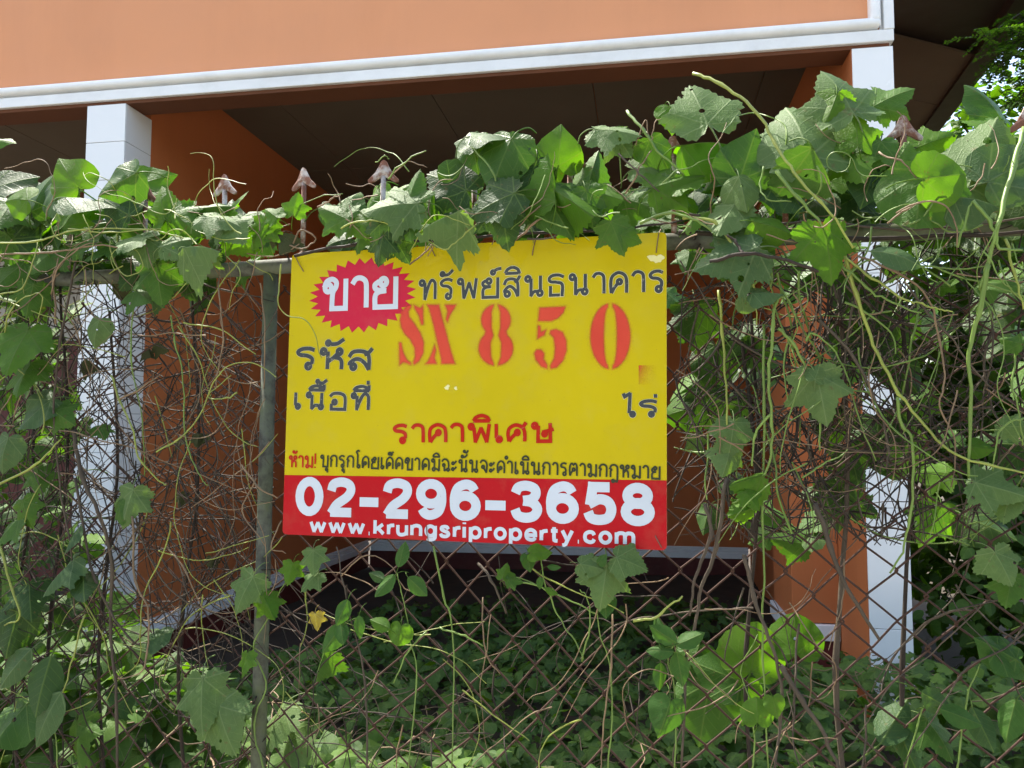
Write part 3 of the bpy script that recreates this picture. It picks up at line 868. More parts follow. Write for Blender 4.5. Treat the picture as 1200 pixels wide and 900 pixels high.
# --- sprayed stencil code: coverage grid with soft edges
def ellipse(cx_, cy_, a_, b_, t0, t1, n=24):
    return [(cx_ + a_ * math.cos(t), cy_ + b_ * math.sin(t)) for t in np.linspace(R(t0), R(t1), n)]
def crescent(x0, y0, x1, y1, right, gap=0.07, inner=0.20, innerh=0.40):
    """half of a heavy stencil 0 inside the box, y down"""
    cx_ = (x0 + x1) / 2; cy_ = (y0 + y1) / 2; w_ = x1 - x0; h_ = y1 - y0
    sgn = 1 if right else -1
    o1 = [(cx_ + sgn * w_ / 2 * math.sin(t), cy_ - h_ / 2 * math.cos(t)) for t in np.linspace(0.10, math.pi - 0.10, 24)]
    i1 = [(cx_ + sgn * (gap * w_ * 0.8 + inner * w_ / 2 * math.sin(t)), cy_ - innerh * h_ * 1.08 * math.cos(t)) for t in np.linspace(math.pi, 0, 16)]
    return o1 + i1
polys = []
polys += [crescent(691.6, 355.5, 739, 432.8, r) for r in (False, True)]
def eight(right):
    s_ = 1 if right else -1
    cx_ = 581.2
    o1 = [(cx_ + s_ * 17.5 * math.sin(t), 375 - 18.5 * math.cos(t)) for t in np.linspace(0.12, 2.35, 14)]
    o2 = [(cx_ + s_ * 20.5 * math.sin(t), 408 - 20.8 * math.cos(t)) for t in np.linspace(0.75, 3.02, 16)]
    inn = [(cx_ + s_ * 2.4, 426), (cx_ + s_ * 5.5, 418), (cx_ + s_ * 6.0, 402), (cx_ + s_ * 2.6, 393), (cx_ + s_ * 4.8, 384), (cx_ + s_ * 4.8, 366), (cx_ + s_ * 2.4, 358.5)]
    return o1 + o2 + inn
polys += [eight(False), eight(True)]
polys.append([(632, 360.5), (663, 359.0), (660.5, 366.5), (654.5, 373), (646, 376.5), (630.5, 376.5)])
polys.append([(630.3, 380.8), (633.4, 382), (634.2, 388.6), (640.5, 386), (638, 393), (629.4, 397.5)])
polys.append([(645, 387), (652, 385.6), (659.5, 389), (664, 399), (664.3, 411), (660, 423), (652.5, 431), (645.5, 432.6), (644.5, 428.5), (649, 420), (650.2, 408), (648.6, 396), (643.8, 391)])
polys.append([(641.5, 432.4), (634, 429.6), (627.5, 422), (625.8, 414), (628.5, 409.6), (634.5, 409.6), (638, 414), (637.5, 421), (641.5, 427)])
# S
polys.append([(470.0, 384), (468.5, 375), (470.5, 365), (476.5, 358.6), (482, 357), (482.2, 360), (479.2, 365), (479.8, 371), (486, 379), (493, 390), (497, 401), (496.5, 414), (491.5, 423.5), (485.5, 427.6), (484, 425), (486.2, 418), (485.6, 408), (480.5, 398), (474, 391.5)])
polys.append([(484.8, 357.2), (489, 359.3), (492.6, 360.8), (496.2, 357.2), (496.5, 380.5), (493.6, 381), (490.5, 370), (486, 362)])
polys.append([(468.2, 428.4), (467.6, 401), (470.6, 401.5), (473, 413), (477.4, 421.5), (481.8, 425.2), (481.5, 427.8), (476.5, 425.6), (472.5, 424.8)])
# X
polys.append([(500, 357), (514.8, 357), (518.4, 372), (523.5, 391), (529, 412), (532.5, 423), (533.8, 426.6), (517, 426.6), (516.6, 420), (511.5, 397), (506.5, 376), (502.5, 361.5)])
polys.append([(521.2, 357), (534.8, 357), (532.4, 362), (528.0, 369), (524.5, 378.5), (522.2, 374), (524.3, 365)])
polys.append([(498.2, 426.6), (501.6, 423), (505.6, 414), (509.4, 403), (511.4, 410), (509.6, 419.5), (512.0, 426.6)])
def cover(px, py):
    """soft coverage of the paint at photo pixels (arrays)"""
    best = np.full(px.shape, -1e3)
    for pl in polys:
        P = np.array(pl); n = len(P)
        x0_, y0_ = P.min(0) - 9; x1_, y1_ = P.max(0) + 9
        sel = np.where((px > x0_) & (px < x1_) & (py > y0_) & (py < y1_))[0]
        if not len(sel): continue
        qx = px[sel]; qy = py[sel]
        dmin = np.full(qx.shape, 1e9); ins = np.zeros(qx.shape, bool)
        for k in range(n):
            ax, ay = P[k]; bx, by = P[(k + 1) % n]
            ex, ey = bx - ax, by - ay
            t = np.clip(((qx - ax) * ex + (qy - ay) * ey) / max(ex * ex + ey * ey, 1e-9), 0, 1)
            dmin = np.minimum(dmin, np.hypot(qx - ax - t * ex, qy - ay - t * ey))
            if ay != by:
                c = ((ay > qy) != (by > qy)) & (qx < (bx - ax) * (qy - ay) / (by - ay) + ax)
                ins ^= c
        sd = np.where(ins, dmin, -dmin)
        best[sel] = np.maximum(best[sel], sd)
    core = 1 / (1 + np.exp(-np.clip((best - 0.1) / 0.8, -30, 30)))
    haze_ = 0.10 * np.exp(-np.clip(-best, 0, 40) / 3.2)
    return np.maximum(core, haze_ * (best > -12))
gx = np.arange(458, 776, 0.72); gy = np.arange(345, 454, 0.72)
GX, GY = np.meshgrid(gx, gy)
cv = cover(GX.ravel(), GY.ravel())
sm = (GX.ravel() - 748.5); smy = (GY.ravel() - 428.5)
smear = np.where((sm > 0) & (sm < 20) & (smy > 0) & (smy < 22), 0.95 * np.exp(-sm / 7.0) * np.exp(-smy / 14.0), 0)
cv = np.maximum(cv, smear)
over = 0.16 * np.exp(-((GX.ravel() - 505) / 26) ** 2 - ((GY.ravel() - 338) / 4.5) ** 2)
cv = np.clip(np.maximum(cv, over), 0, 1)
nxg, nyg = len(gx), len(gy)
keep = (cv.reshape(nyg, nxg) > 0.025)
cell = keep[:-1, :-1] | keep[1:, :-1] | keep[:-1, 1:] | keep[1:, 1:]
idx = -np.ones(nxg * nyg, int)
use = np.zeros((nyg, nxg), bool)
use[:-1, :-1] |= cell; use[1:, :-1] |= cell; use[:-1, 1:] |= cell; use[1:, 1:] |= cell
ids = np.where(use.ravel())[0]
idx[ids] = np.arange(len(ids))
Vv = [on_board(sg(a, b), 0.00048) for a, b in zip(GX.ravel()[ids], GY.ravel()[ids])]
Fv = []
for j, i_ in zip(*np.where(cell)):
    q = j * nxg + i_
    Fv.append((int(idx[q]), int(idx[q + 1]), int(idx[q + nxg + 1]), int(idx[q + nxg])))
mesh_obj('stencil_code', Vv, [f[::-1] for f in Fv], M['spray'], sign, attr={'cover': cv[ids]})
# worn white patch, two faint smears, and the wire ties with their holes
def blob(cx_, cy_, r_, mat, name, off, seed, n=22):
    rr_ = random.Random(seed)
    ph = [rr_.uniform(0, 6.28) for _ in range(4)]
    ol_ = []
    for k in range(n):
        t = 2 * math.pi * k / n
        q = r_ * (1 + 0.28 * math.sin(2 * t + ph[0]) + 0.18 * math.sin(3 * t + ph[1]) + 0.12 * math.sin(7 * t + ph[2]))
        ol_.append(sg(cx_ + q * math.cos(t), cy_ + q * 0.75 * math.sin(t)))
    slab(name, ol_[::-1][::-1], 0.0, off, mat, sign)
blob(769, 303, 7.5, 'p_halo', 'worn_patch', 0.0003, 3)
blob(524, 454, 3.2, 'p_halo', 'worn_patch', 0.0003, 5)
blob(534, 455, 2.2, 'p_halo', 'worn_patch', 0.0003, 6)
for (tx, ty, bx, by) in ((510, 300, 504, 286), (624, 299, 628, 280), (769, 296, 772, 274), (356, 318, 346, 300), (500, 616, 502, 634), (768, 628, 775, 641)):
    p = sg(tx, ty); q = sg(bx, by)
    m1 = MB().tube([on_board(p, -0.006), on_board(p, 0.0014), on_board((p + q) / 2, 0.003), on_board(q, 0.0012), on_board(q + (0.002, 0.012 if by < 500 else -0.012), -0.02)], 0.0008, 6)
    m1.build('tie_wire', M['tie'], sign, smooth=True)

# ------------------------------------------------------------------ leaves
def smooth_half(pts, sub):
    return [tuple(p) for p in catmull(pts, sub)]
HALF = {
 'lob': [(0, 0), (0.09, -0.13), (0.25, -0.19), (0.40, -0.10), (0.53, -0.05), (0.50, 0.08), (0.44, 0.17), (0.54, 0.30), (0.66, 0.46), (0.50, 0.52), (0.32, 0.56), (0.26, 0.70), (0.17, 0.86), (0, 1.06)],
 'lob2': [(0, 0), (0.10, -0.16), (0.30, -0.20), (0.46, -0.06), (0.48, 0.06), (0.60, 0.22), (0.62, 0.38), (0.46, 0.46), (0.36, 0.62), (0.24, 0.76), (0.11, 0.90), (0, 1.0)],
 'hrt': [(0, 0), (0.10, -0.11), (0.28, -0.14), (0.45, -0.02), (0.53, 0.20), (0.47, 0.45), (0.32, 0.68), (0.13, 0.87), (0, 1.02)],
 'rnd': [(0, 0), (0.14, -0.14), (0.36, -0.14), (0.55, 0.06), (0.60, 0.32), (0.48, 0.58), (0.28, 0.74), (0.10, 0.82), (0, 0.86)],
 'ovl': [(0, 0), (0.09, 0.04), (0.22, 0.18), (0.30, 0.38), (0.28, 0.60), (0.18, 0.82), (0.07, 0.97), (0, 1.04)],
}
def leaf_geo(shape, seed, rings=3, sub=3, teeth=True, fold=0.25, curl=0.25, wave=0.06, stalk=True, width=1.0):
    rr_ = random.Random(seed)
    h = smooth_half(HALF[shape], sub)
    Rt = [(x, y) for x, y in h]
    Lt = [(-x * rr_.uniform(0.93, 1.03), y) for x, y in h[1:-1]][::-1]
    ol_ = Rt + Lt
    n = len(ol_)
    cx_, cy_ = 0.0, 0.30
    out = []
    for k, (x, y) in enumerate(ol_):
        f = 1.0
        if teeth and shape in ('lob', 'lob2'):
            f = 1 + (0.045 if k % 2 else -0.030) + rr_.uniform(-0.03, 0.03)
        else:
            f = 1 + rr_.uniform(-0.012, 0.012)
        if abs(x) < 1e-6: f = 1.0
        out.append(((x - cx_) * f * width + cx_, (y - cy_) * f + cy_))
    ph = [rr_.uniform(0, 6.28) for _ in range(5)]
    lr = rr_.uniform(-0.15, 0.15)
    def zz(x, y):
        r_ = math.hypot(x, y - 0.1)
        an = math.atan2(x, y + 0.02)
        z = -fold * abs(x) * 0.9 + lr * x
        z += -curl * max(0, y - 0.15) ** 2 * 0.8 - curl * 0.5 * x * x
        z += wave * r_ * math.sin(3 * an + ph[0]) + wave * 0.8 * r_ * r_ * math.sin(6 * an + ph[1])
        z += 0.02 * math.cos(an * 7.3) * min(1, r_ * 2)
        return z
    Vv = [(cx_, cy_, zz(cx_, cy_))]
    uv = [(cx_, cy_)]
    for q in range(1, rings + 1):
        t = (q / rings) ** 0.9
        for x, y in out:
            X = cx_ + (x - cx_) * t; Y = cy_ + (y - cy_) * t
            Vv.append((X, Y, zz(X, Y))); uv.append((X, Y))
    Fv = []
    for k in range(n):
        k2 = (k + 1) % n
        Fv.append((0, 1 + k2, 1 + k))
        for q in range(rings - 1):
            a = 1 + q * n
            Fv.append((a + k, a + k2, a + n + k2, a + n + k))
    if stalk:
        b0 = len(Vv)
        sx_, sy_ = rr_.uniform(-0.15, 0.15), rr_.uniform(-0.45, -0.3)
        P = [(0, 0.02, zz(0, 0.02) - 0.008), (sx_ * 0.4, sy_ * 0.45, -0.03), (sx_, sy_, -0.22), (sx_ * 1.4, sy_ * 1.25, -0.50)]
        P = catmull(P, 3)
        m1 = MB().tube(P, 0.015, 4, cap=False)
        Vv += [tuple(p) for p in m1.V]; uv += [(0.0, -0.02)] * len(m1.V)
        Fv += [tuple(b0 + q for q in f) for f in m1.F]
    return Vv, Fv, uv

LEAF = {}
def add_variants(shape, key, n, **kw):
    LEAF[key] = []
    for v in range(n):
        rr_ = random.Random(hash((key, v)) % 9999 if False else (sum(map(ord, key)) * 31 + v * 7))
        Vv, Fv, uv = leaf_geo(shape, v * 13 + len(key), fold=rr_.uniform(0.05, 0.4), curl=rr_.uniform(0.05, 0.5), wave=rr_.uniform(0.04, 0.12), **kw)
        me = bpy.data.meshes.new('leaf')
        me.from_pydata(Vv, [], Fv)
        me.polygons.foreach_set('use_smooth', [True] * len(me.polygons))
        ul = me.uv_layers.new(name='UVMap')
        li = np.zeros(len(me.loops), dtype=np.int32)
        me.loops.foreach_get('vertex_index', li)
        ul.data.foreach_set('uv', np.asarray(uv, dtype=np.float32)[li].ravel())
        me.materials.append(M['lob_mid'])
        me.update()
        LEAF[key].append(me)
add_variants('lob', 'lob', 6, rings=4)
add_variants('lob2', 'lob2', 5, rings=4)
add_variants('hrt', 'hrt', 6, rings=4, teeth=False)
add_variants('rnd', 'rnd', 3, rings=4, teeth=False)
add_variants('ovl', 'ovl', 5, rings=4, teeth=False)
# strongly folded leaves
LEAF['fold'] = []
for v in range(3):
    Vv, Fv, uv = leaf_geo(('hrt', 'lob', 'lob2')[v], 50 + v, rings=4, fold=1.1 + 0.3 * v, curl=0.35, wave=0.10)
    me = bpy.data.meshes.new('leaf')
    me.from_pydata(Vv, [], Fv)
    me.polygons.foreach_set('use_smooth', [True] * len(me.polygons))
    ul = me.uv_layers.new(name='UVMap')
    li = np.zeros(len(me.loops), dtype=np.int32)
    me.loops.foreach_get('vertex_index', li)
    ul.data.foreach_set('uv', np.asarray(uv, dtype=np.float32)[li].ravel())
    me.materials.append(M['lob_mid'])
    LEAF['fold'].append(me)

lr = random.Random(21)
def leaf_matrix(pos, size, tip_deg, face_up, yaw, rnd=lr):
    """tip_deg in the picture (0 up, 90 right); face_up: how far the leaf face tilts skyward; pos is the leaf's middle"""
    t = R(tip_deg)
    tip = FN.u * math.sin(t) + UP * math.cos(t)
    nrm = -FN.v * math.cos(R(face_up)) + UP * math.sin(R(face_up))
    nrm = nrm * math.cos(R(yaw)) + FN.u * math.sin(R(yaw))
    nrm /= np.linalg.norm(nrm)
    tip = tip - nrm * (tip @ nrm)
    if np.linalg.norm(tip) < 0.15:
        tip = FN.u - nrm * (FN.u @ nrm)
    tip /= np.linalg.norm(tip)
    xx = np.cross(tip, nrm)
    o = np.asarray(pos) - tip * 0.42 * size
    m = Matrix(((xx[0] * size, tip[0] * size, nrm[0] * size, o[0]), (xx[1] * size, tip[1] * size, nrm[1] * size, o[1]), (xx[2] * size, tip[2] * size, nrm[2] * size, o[2]), (0, 0, 0, 1)))
    return m
def leaf(plant, px, py, w, tip, shape, mat, d=0.03, up=None, yaw=None, var=None):
    """one leaf by photo pixel: w is its size in pixels, d its distance in front of the fence"""
    pos = FN.pt(px, py, -d)
    dist = np.linalg.norm(pos - CAM)
    size = w * dist / F_PX * 0.98
    if up is None: up = lr.uniform(5, 55)
    if yaw is None: yaw = lr.uniform(-35, 35)
    return leaf_at(plant, pos, size, tip, shape, mat, up, yaw, var)
def leaf_at(plant, pos, size, tip, shape, mat, up, yaw, var=None):
    ms = LEAF[shape]
    me = ms[var % len(ms)] if var is not None else ms[lr.randrange(len(ms))]
    o = bpy.data.objects.new('leaf', me)
    COL.objects.link(o)
    o.material_slots[0].link = 'OBJECT'
    o.material_slots[0].material = M[mat]
    o.parent = plant
    o.matrix_local = Matrix.Translation(-base_of(plant)) @ leaf_matrix(pos, size, tip, up, yaw)
    return o
def stem(plant, pts, r0, mat, r1=None, name='stem', d=0.02, world=False, n=6, sub=5, jit=0.0):
    """pts: photo pixels on the fence (optionally with their own distance d as third value)"""
    if not world:
        P = []
        for p in pts:
            dd = p[2] if len(p) == 3 else d
            P.append(FN.pt(p[0] + lr.uniform(-jit, jit), p[1] + lr.uniform(-jit, jit), -dd))
        r0 *= 0.78
        r1 = None if r1 is None else r1 * 0.78
    else:
        P = pts
    P = catmull(P, sub)
    kx, kz = 0.0, 0.0
    for k in range(1, len(P)):                     # small kinks at the nodes
        kx = kx * 0.75 + lr.gauss(0, 0.0011); kz = kz * 0.75 + lr.gauss(0, 0.0011)
        P[k] = P[k] + FN.u * kx + UP * kz
    r1 = r0 if r1 is None else r1
    m_ = len(P)
    rad = [r0 + (r1 - r0) * k / (m_ - 1) for k in range(m_)]
    rad = [q * (1.35 if k % 11 == 5 else 1.0) for k, q in enumerate(rad)]      # swollen nodes
    return MB().tube(P, rad, n).build(name, M[mat], plant, smooth=True)
def strands(plant, name, mat, count, region, length, radius, seed, wander=0.5, down=0.8, dmin=-0.05, dmax=0.04, step=16, n=4, keep=None, start='any'):
    """tangle of thin stems over a pixel region (x0, y0, x1, y1): one joined part"""
    rr_ = random.Random(seed)
    mb_ = MB()
    x0, y0, x1, y1 = region
    for _ in range(count):
        x = rr_.uniform(x0, x1)
        y = rr_.uniform(y0, y1) if start == 'any' else y0 + rr_.uniform(-10, 20)
        an = rr_.gauss(math.pi / 2, 0.9) if rr_.random() < down else rr_.uniform(0, 2 * math.pi)
        dd = rr_.uniform(dmin, dmax)
        L_ = rr_.uniform(*length)
        pts = []
        k = 0; tr = 0; dv = 0; curv = rr_.gauss(0, 0.06)
        while tr < L_:
            pts.append(FN.pt(x, y, -dd))
            if rr_.random() < 0.12: curv = rr_.gauss(0, 0.10) * wander * 2
            an += curv + rr_.gauss(0, 0.16) * wander
            an += (math.pi / 2 - an) * 0.02
            x += math.cos(an) * step; y += math.sin(an) * step
            dv = dv * 0.7 + rr_.gauss(0, 0.005)
            dd = min(dmax, max(dmin, dd + dv))
            tr += step
            if keep and not keep(x, y): break
        if len(pts) < 4: continue
        r_ = rr_.uniform(*radius)
        P = catmull(pts, 2)
        m_ = len(P)
        mb_.tube(P, [r_ * (1 - 0.5 * q / m_) for q in range(m_)], n, cap=False)
    if not mb_.V: return None
    return mb_.build(name, M[mat], plant, smooth=True, kind='stuff')

def not_sign(x, y, pad=6):
    return not (331 - pad < x < 782 + pad and 285 - pad < y < 640)

def vine(px, label, group=None, name='climbing_vine', cat='vine'):
    x, z = FN.hit(px, 600, -0.03)
    return thing(name, FN.w(x, 0.05, 0.03), label, cat, group)

def trunk_stem(plant, px, top_y=330, mat='stem_brown', r=0.004):
    """the plant's own stem from the soil up to the rail"""
    x, z = FN.hit(px, top_y, 0.0)
    P = [FN.w(x + 0.03, 0.06, 0.0), FN.w(x - 0.02, 0.05, 0.35), FN.w(x + 0.02, 0.045, 0.75), FN.w(x - 0.015, 0.04, 1.15), FN.w(x + 0.01, 0.045, 1.5), FN.w(x, 0.02, z)]
    stem(plant, P, r, mat, r * 0.6, world=True)

inr0 = lambda x, y: x > 790
# ---- vine on the rail at the left
vl = vine(90, 'leafy vine matted over the top rail beside the left white pillar')
trunk_stem(vl, 60); trunk_stem(vl, 215)
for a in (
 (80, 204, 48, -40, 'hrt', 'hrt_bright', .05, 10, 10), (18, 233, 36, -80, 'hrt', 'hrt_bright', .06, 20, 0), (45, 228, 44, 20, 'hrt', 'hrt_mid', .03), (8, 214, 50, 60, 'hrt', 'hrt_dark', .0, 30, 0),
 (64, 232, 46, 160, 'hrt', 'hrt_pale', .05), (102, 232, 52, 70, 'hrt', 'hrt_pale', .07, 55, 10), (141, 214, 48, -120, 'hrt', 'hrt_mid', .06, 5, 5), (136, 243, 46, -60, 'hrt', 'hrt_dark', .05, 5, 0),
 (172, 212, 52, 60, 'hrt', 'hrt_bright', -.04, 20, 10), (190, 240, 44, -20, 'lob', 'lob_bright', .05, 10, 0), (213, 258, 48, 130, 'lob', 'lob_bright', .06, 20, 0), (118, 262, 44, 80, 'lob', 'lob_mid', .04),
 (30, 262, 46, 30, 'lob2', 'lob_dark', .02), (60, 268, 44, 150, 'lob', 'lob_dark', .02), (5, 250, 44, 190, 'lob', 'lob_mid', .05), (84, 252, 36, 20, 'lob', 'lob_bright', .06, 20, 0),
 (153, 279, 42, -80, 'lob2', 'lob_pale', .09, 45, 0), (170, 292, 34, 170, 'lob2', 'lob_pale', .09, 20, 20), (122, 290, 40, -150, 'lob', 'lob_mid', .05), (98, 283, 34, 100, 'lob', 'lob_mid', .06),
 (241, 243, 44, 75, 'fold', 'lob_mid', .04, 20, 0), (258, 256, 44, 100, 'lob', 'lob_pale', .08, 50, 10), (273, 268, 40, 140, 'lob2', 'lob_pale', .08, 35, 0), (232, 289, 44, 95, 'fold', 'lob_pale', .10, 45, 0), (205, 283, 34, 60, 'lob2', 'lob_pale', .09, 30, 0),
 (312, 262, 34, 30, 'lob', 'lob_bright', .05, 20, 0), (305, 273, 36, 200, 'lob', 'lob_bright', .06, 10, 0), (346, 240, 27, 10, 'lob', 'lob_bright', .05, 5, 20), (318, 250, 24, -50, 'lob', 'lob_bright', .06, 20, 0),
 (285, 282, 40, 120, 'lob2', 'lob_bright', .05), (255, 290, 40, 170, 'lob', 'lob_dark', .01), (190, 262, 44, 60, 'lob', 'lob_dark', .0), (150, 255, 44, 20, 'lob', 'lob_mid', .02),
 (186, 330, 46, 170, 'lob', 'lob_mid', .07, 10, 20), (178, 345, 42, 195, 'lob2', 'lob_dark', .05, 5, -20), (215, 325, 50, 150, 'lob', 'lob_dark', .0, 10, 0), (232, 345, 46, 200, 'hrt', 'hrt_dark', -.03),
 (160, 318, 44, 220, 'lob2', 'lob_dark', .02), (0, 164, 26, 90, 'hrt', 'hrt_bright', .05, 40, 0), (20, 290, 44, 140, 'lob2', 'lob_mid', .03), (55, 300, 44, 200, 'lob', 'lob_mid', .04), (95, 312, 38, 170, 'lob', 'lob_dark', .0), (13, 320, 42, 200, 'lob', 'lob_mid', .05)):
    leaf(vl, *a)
for k in range(70):
    x = lr.uniform(-40, 300); y = lr.uniform(225, 312) + (10 if x > 200 else 0)
    leaf(vl, x, y, lr.uniform(26, 48), lr.uniform(-110, 200), lr.choice(('lob', 'lob2', 'hrt')), lr.choice(('lob_dark', 'lob_mid', 'lob_bright', 'hrt_dark', 'lob_bright')), lr.uniform(-.14, 0.02))
for pts, m_, r_ in (
 ([(-10, 286, .08), (40, 282, .09), (90, 270, .09), (150, 268, .08), (200, 274, .08), (260, 300, .05)], 'stem_yellow', .0022),
 ([(-10, 300, .06), (60, 296, .08), (120, 288, .07), (190, 300, .06), (250, 292, .05), (320, 302, .04), (352, 286, .04)], 'stem_tan', .0022),
 ([(0, 345, .08), (26, 338, .09), (40, 300, .1), (44, 285, .08)], 'stem_yellow', .0018),
 ([(60, 345, .07), (70, 310, .08), (100, 288, .08), (118, 285, .06)], 'stem_tan', .0018),
 ([(80, 268, .08), (130, 272, .09), (190, 268, .08)], 'stem_yellow', .0018),
 ([(185, 320, .06), (250, 300, .06), (320, 255, .05), (372, 230, .04), (400, 226, .04)], 'stem_green', .0014),
 ([(340, 295, .03), (352, 270, .04), (370, 280, .03), (348, 290, .04), (320, 275, .03), (340, 262, .03)], 'stem_tan', .002),
 ([(372, 243, .06), (388, 234, .06), (400, 228, .06)], 'stem_tan', .002)):
    stem(vl, pts, r_, m_, r_ * .6)
leaf(vl, 327, 284, 26, 170, 'fold', 'dead', .05); leaf(vl, 318, 279, 18, 150, 'fold', 'dead', .05)

# ---- vine over the sign
vc = vine(560, 'leafy vine spilling over the upper edge of the yellow sign')
for a in (
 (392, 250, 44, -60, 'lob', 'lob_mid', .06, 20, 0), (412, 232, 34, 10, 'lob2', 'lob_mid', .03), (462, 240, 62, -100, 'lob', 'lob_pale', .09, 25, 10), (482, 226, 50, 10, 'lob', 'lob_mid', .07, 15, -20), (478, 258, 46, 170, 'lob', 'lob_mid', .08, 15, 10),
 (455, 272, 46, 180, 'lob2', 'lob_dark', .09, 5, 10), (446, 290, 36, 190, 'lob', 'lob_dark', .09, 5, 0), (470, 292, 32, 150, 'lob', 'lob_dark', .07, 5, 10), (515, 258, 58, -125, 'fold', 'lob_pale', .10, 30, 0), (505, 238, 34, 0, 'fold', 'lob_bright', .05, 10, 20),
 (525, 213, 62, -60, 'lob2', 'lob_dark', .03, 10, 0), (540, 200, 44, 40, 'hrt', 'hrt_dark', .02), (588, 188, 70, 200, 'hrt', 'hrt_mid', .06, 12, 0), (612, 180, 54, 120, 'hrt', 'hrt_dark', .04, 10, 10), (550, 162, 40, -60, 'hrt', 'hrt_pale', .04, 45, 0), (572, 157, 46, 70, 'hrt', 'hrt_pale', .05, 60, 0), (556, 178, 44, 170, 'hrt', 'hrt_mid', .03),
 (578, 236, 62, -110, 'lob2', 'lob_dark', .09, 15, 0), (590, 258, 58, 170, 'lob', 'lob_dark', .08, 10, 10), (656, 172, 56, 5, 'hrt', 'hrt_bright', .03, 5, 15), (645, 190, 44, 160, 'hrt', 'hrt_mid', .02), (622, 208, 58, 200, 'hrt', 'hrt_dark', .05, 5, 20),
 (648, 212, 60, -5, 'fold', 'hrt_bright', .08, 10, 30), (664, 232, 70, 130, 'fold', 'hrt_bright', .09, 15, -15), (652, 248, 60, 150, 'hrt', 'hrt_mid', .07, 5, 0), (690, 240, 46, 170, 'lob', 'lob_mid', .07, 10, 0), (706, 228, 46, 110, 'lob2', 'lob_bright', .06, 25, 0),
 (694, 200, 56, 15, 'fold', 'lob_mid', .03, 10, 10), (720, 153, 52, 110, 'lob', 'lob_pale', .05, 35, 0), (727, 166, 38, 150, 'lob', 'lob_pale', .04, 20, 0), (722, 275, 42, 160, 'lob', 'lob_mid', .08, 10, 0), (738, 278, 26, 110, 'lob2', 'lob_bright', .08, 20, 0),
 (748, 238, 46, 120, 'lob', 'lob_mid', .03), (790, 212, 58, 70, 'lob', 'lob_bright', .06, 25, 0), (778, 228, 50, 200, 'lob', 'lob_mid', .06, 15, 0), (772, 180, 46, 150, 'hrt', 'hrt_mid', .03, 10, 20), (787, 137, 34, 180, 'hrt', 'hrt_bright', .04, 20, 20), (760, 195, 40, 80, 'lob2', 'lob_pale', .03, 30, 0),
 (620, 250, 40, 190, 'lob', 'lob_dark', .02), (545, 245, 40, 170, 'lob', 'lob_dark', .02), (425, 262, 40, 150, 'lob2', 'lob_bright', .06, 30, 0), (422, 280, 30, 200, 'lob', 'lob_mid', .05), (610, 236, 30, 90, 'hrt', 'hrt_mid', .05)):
    leaf(vc, *a)
for k in range(60):
    x = lr.uniform(395, 790); y = lr.uniform(222, 282)
    leaf(vc, x, y, lr.uniform(28, 50), lr.uniform(-110, 200), lr.choice(('lob', 'lob2', 'hrt')), lr.choice(('lob_dark', 'lob_mid', 'hrt_dark', 'lob_bright', 'hrt_bright')), lr.uniform(-.13, -0.01))
for pts, m_, r_ in (
 ([(345, 300, .05), (420, 285, .04), (520, 280, .03), (620, 274, .03), (720, 268, .03), (800, 258, .05)], 'stem_brown', .0035),
 ([(400, 268, .08), (425, 260, .10), (450, 262, .09), (485, 275, .08), (520, 290, .10), (538, 280, .09), (560, 262, .08)], 'stem_yellow', .0019),
 ([(478, 302, .06), (500, 262, .10), (520, 252, .1), (552, 262, .09)], 'stem_yellow', .0012),
 ([(440, 190, .05), (452, 182, .06), (456, 188, .05)], 'stem_green', .0013), ([(455, 210, .07), (472, 192, .08), (500, 174, .08)], 'stem_green', .0019), ([(462, 203, .07), (478, 191, .08), (500, 198, .08)], 'stem_tan', .0014),
 ([(552, 170, .05), (575, 200, .07), (585, 225, .06)], 'stem_green', .0022), ([(480, 310, .05), (505, 288, .07), (520, 270, .06), (500, 300, .06)], 'stem_tan', .0018),
 ([(600, 285, .05), (625, 262, .07), (640, 255, .06)], 'stem_tan', .0024), ([(618, 280, .06), (650, 276, .06), (668, 258, .05)], 'stem_grey', .0022),
 ([(735, 130, .03), (755, 152, .05), (772, 178, .05), (800, 205, .05)], 'stem_green', .003), ([(725, 180, .06), (745, 200, .07), (770, 224, .07)], 'stem_grey', .002), ([(726, 175, .04), (727, 215, .04)], 'stem_green', .0016),
 ([(733, 227, .05), (748, 200, .06), (762, 178, .05)], 'stem_tan', .002), ([(745, 170, .05), (750, 155, .05), (758, 140, .05), (762, 165, .05), (770, 140, .05), (785, 136, .05)], 'stem_tan', .0014),
 ([(750, 262, .08), (780, 252, .09), (810, 256, .1), (840, 275, .1)], 'stem_green', .003), ([(615, 270, .05), (640, 235, .05), (700, 232, .05), (760, 218, .05)], 'stem_green', .0018)):
    stem(vc, pts, r_, m_, r_ * .6)

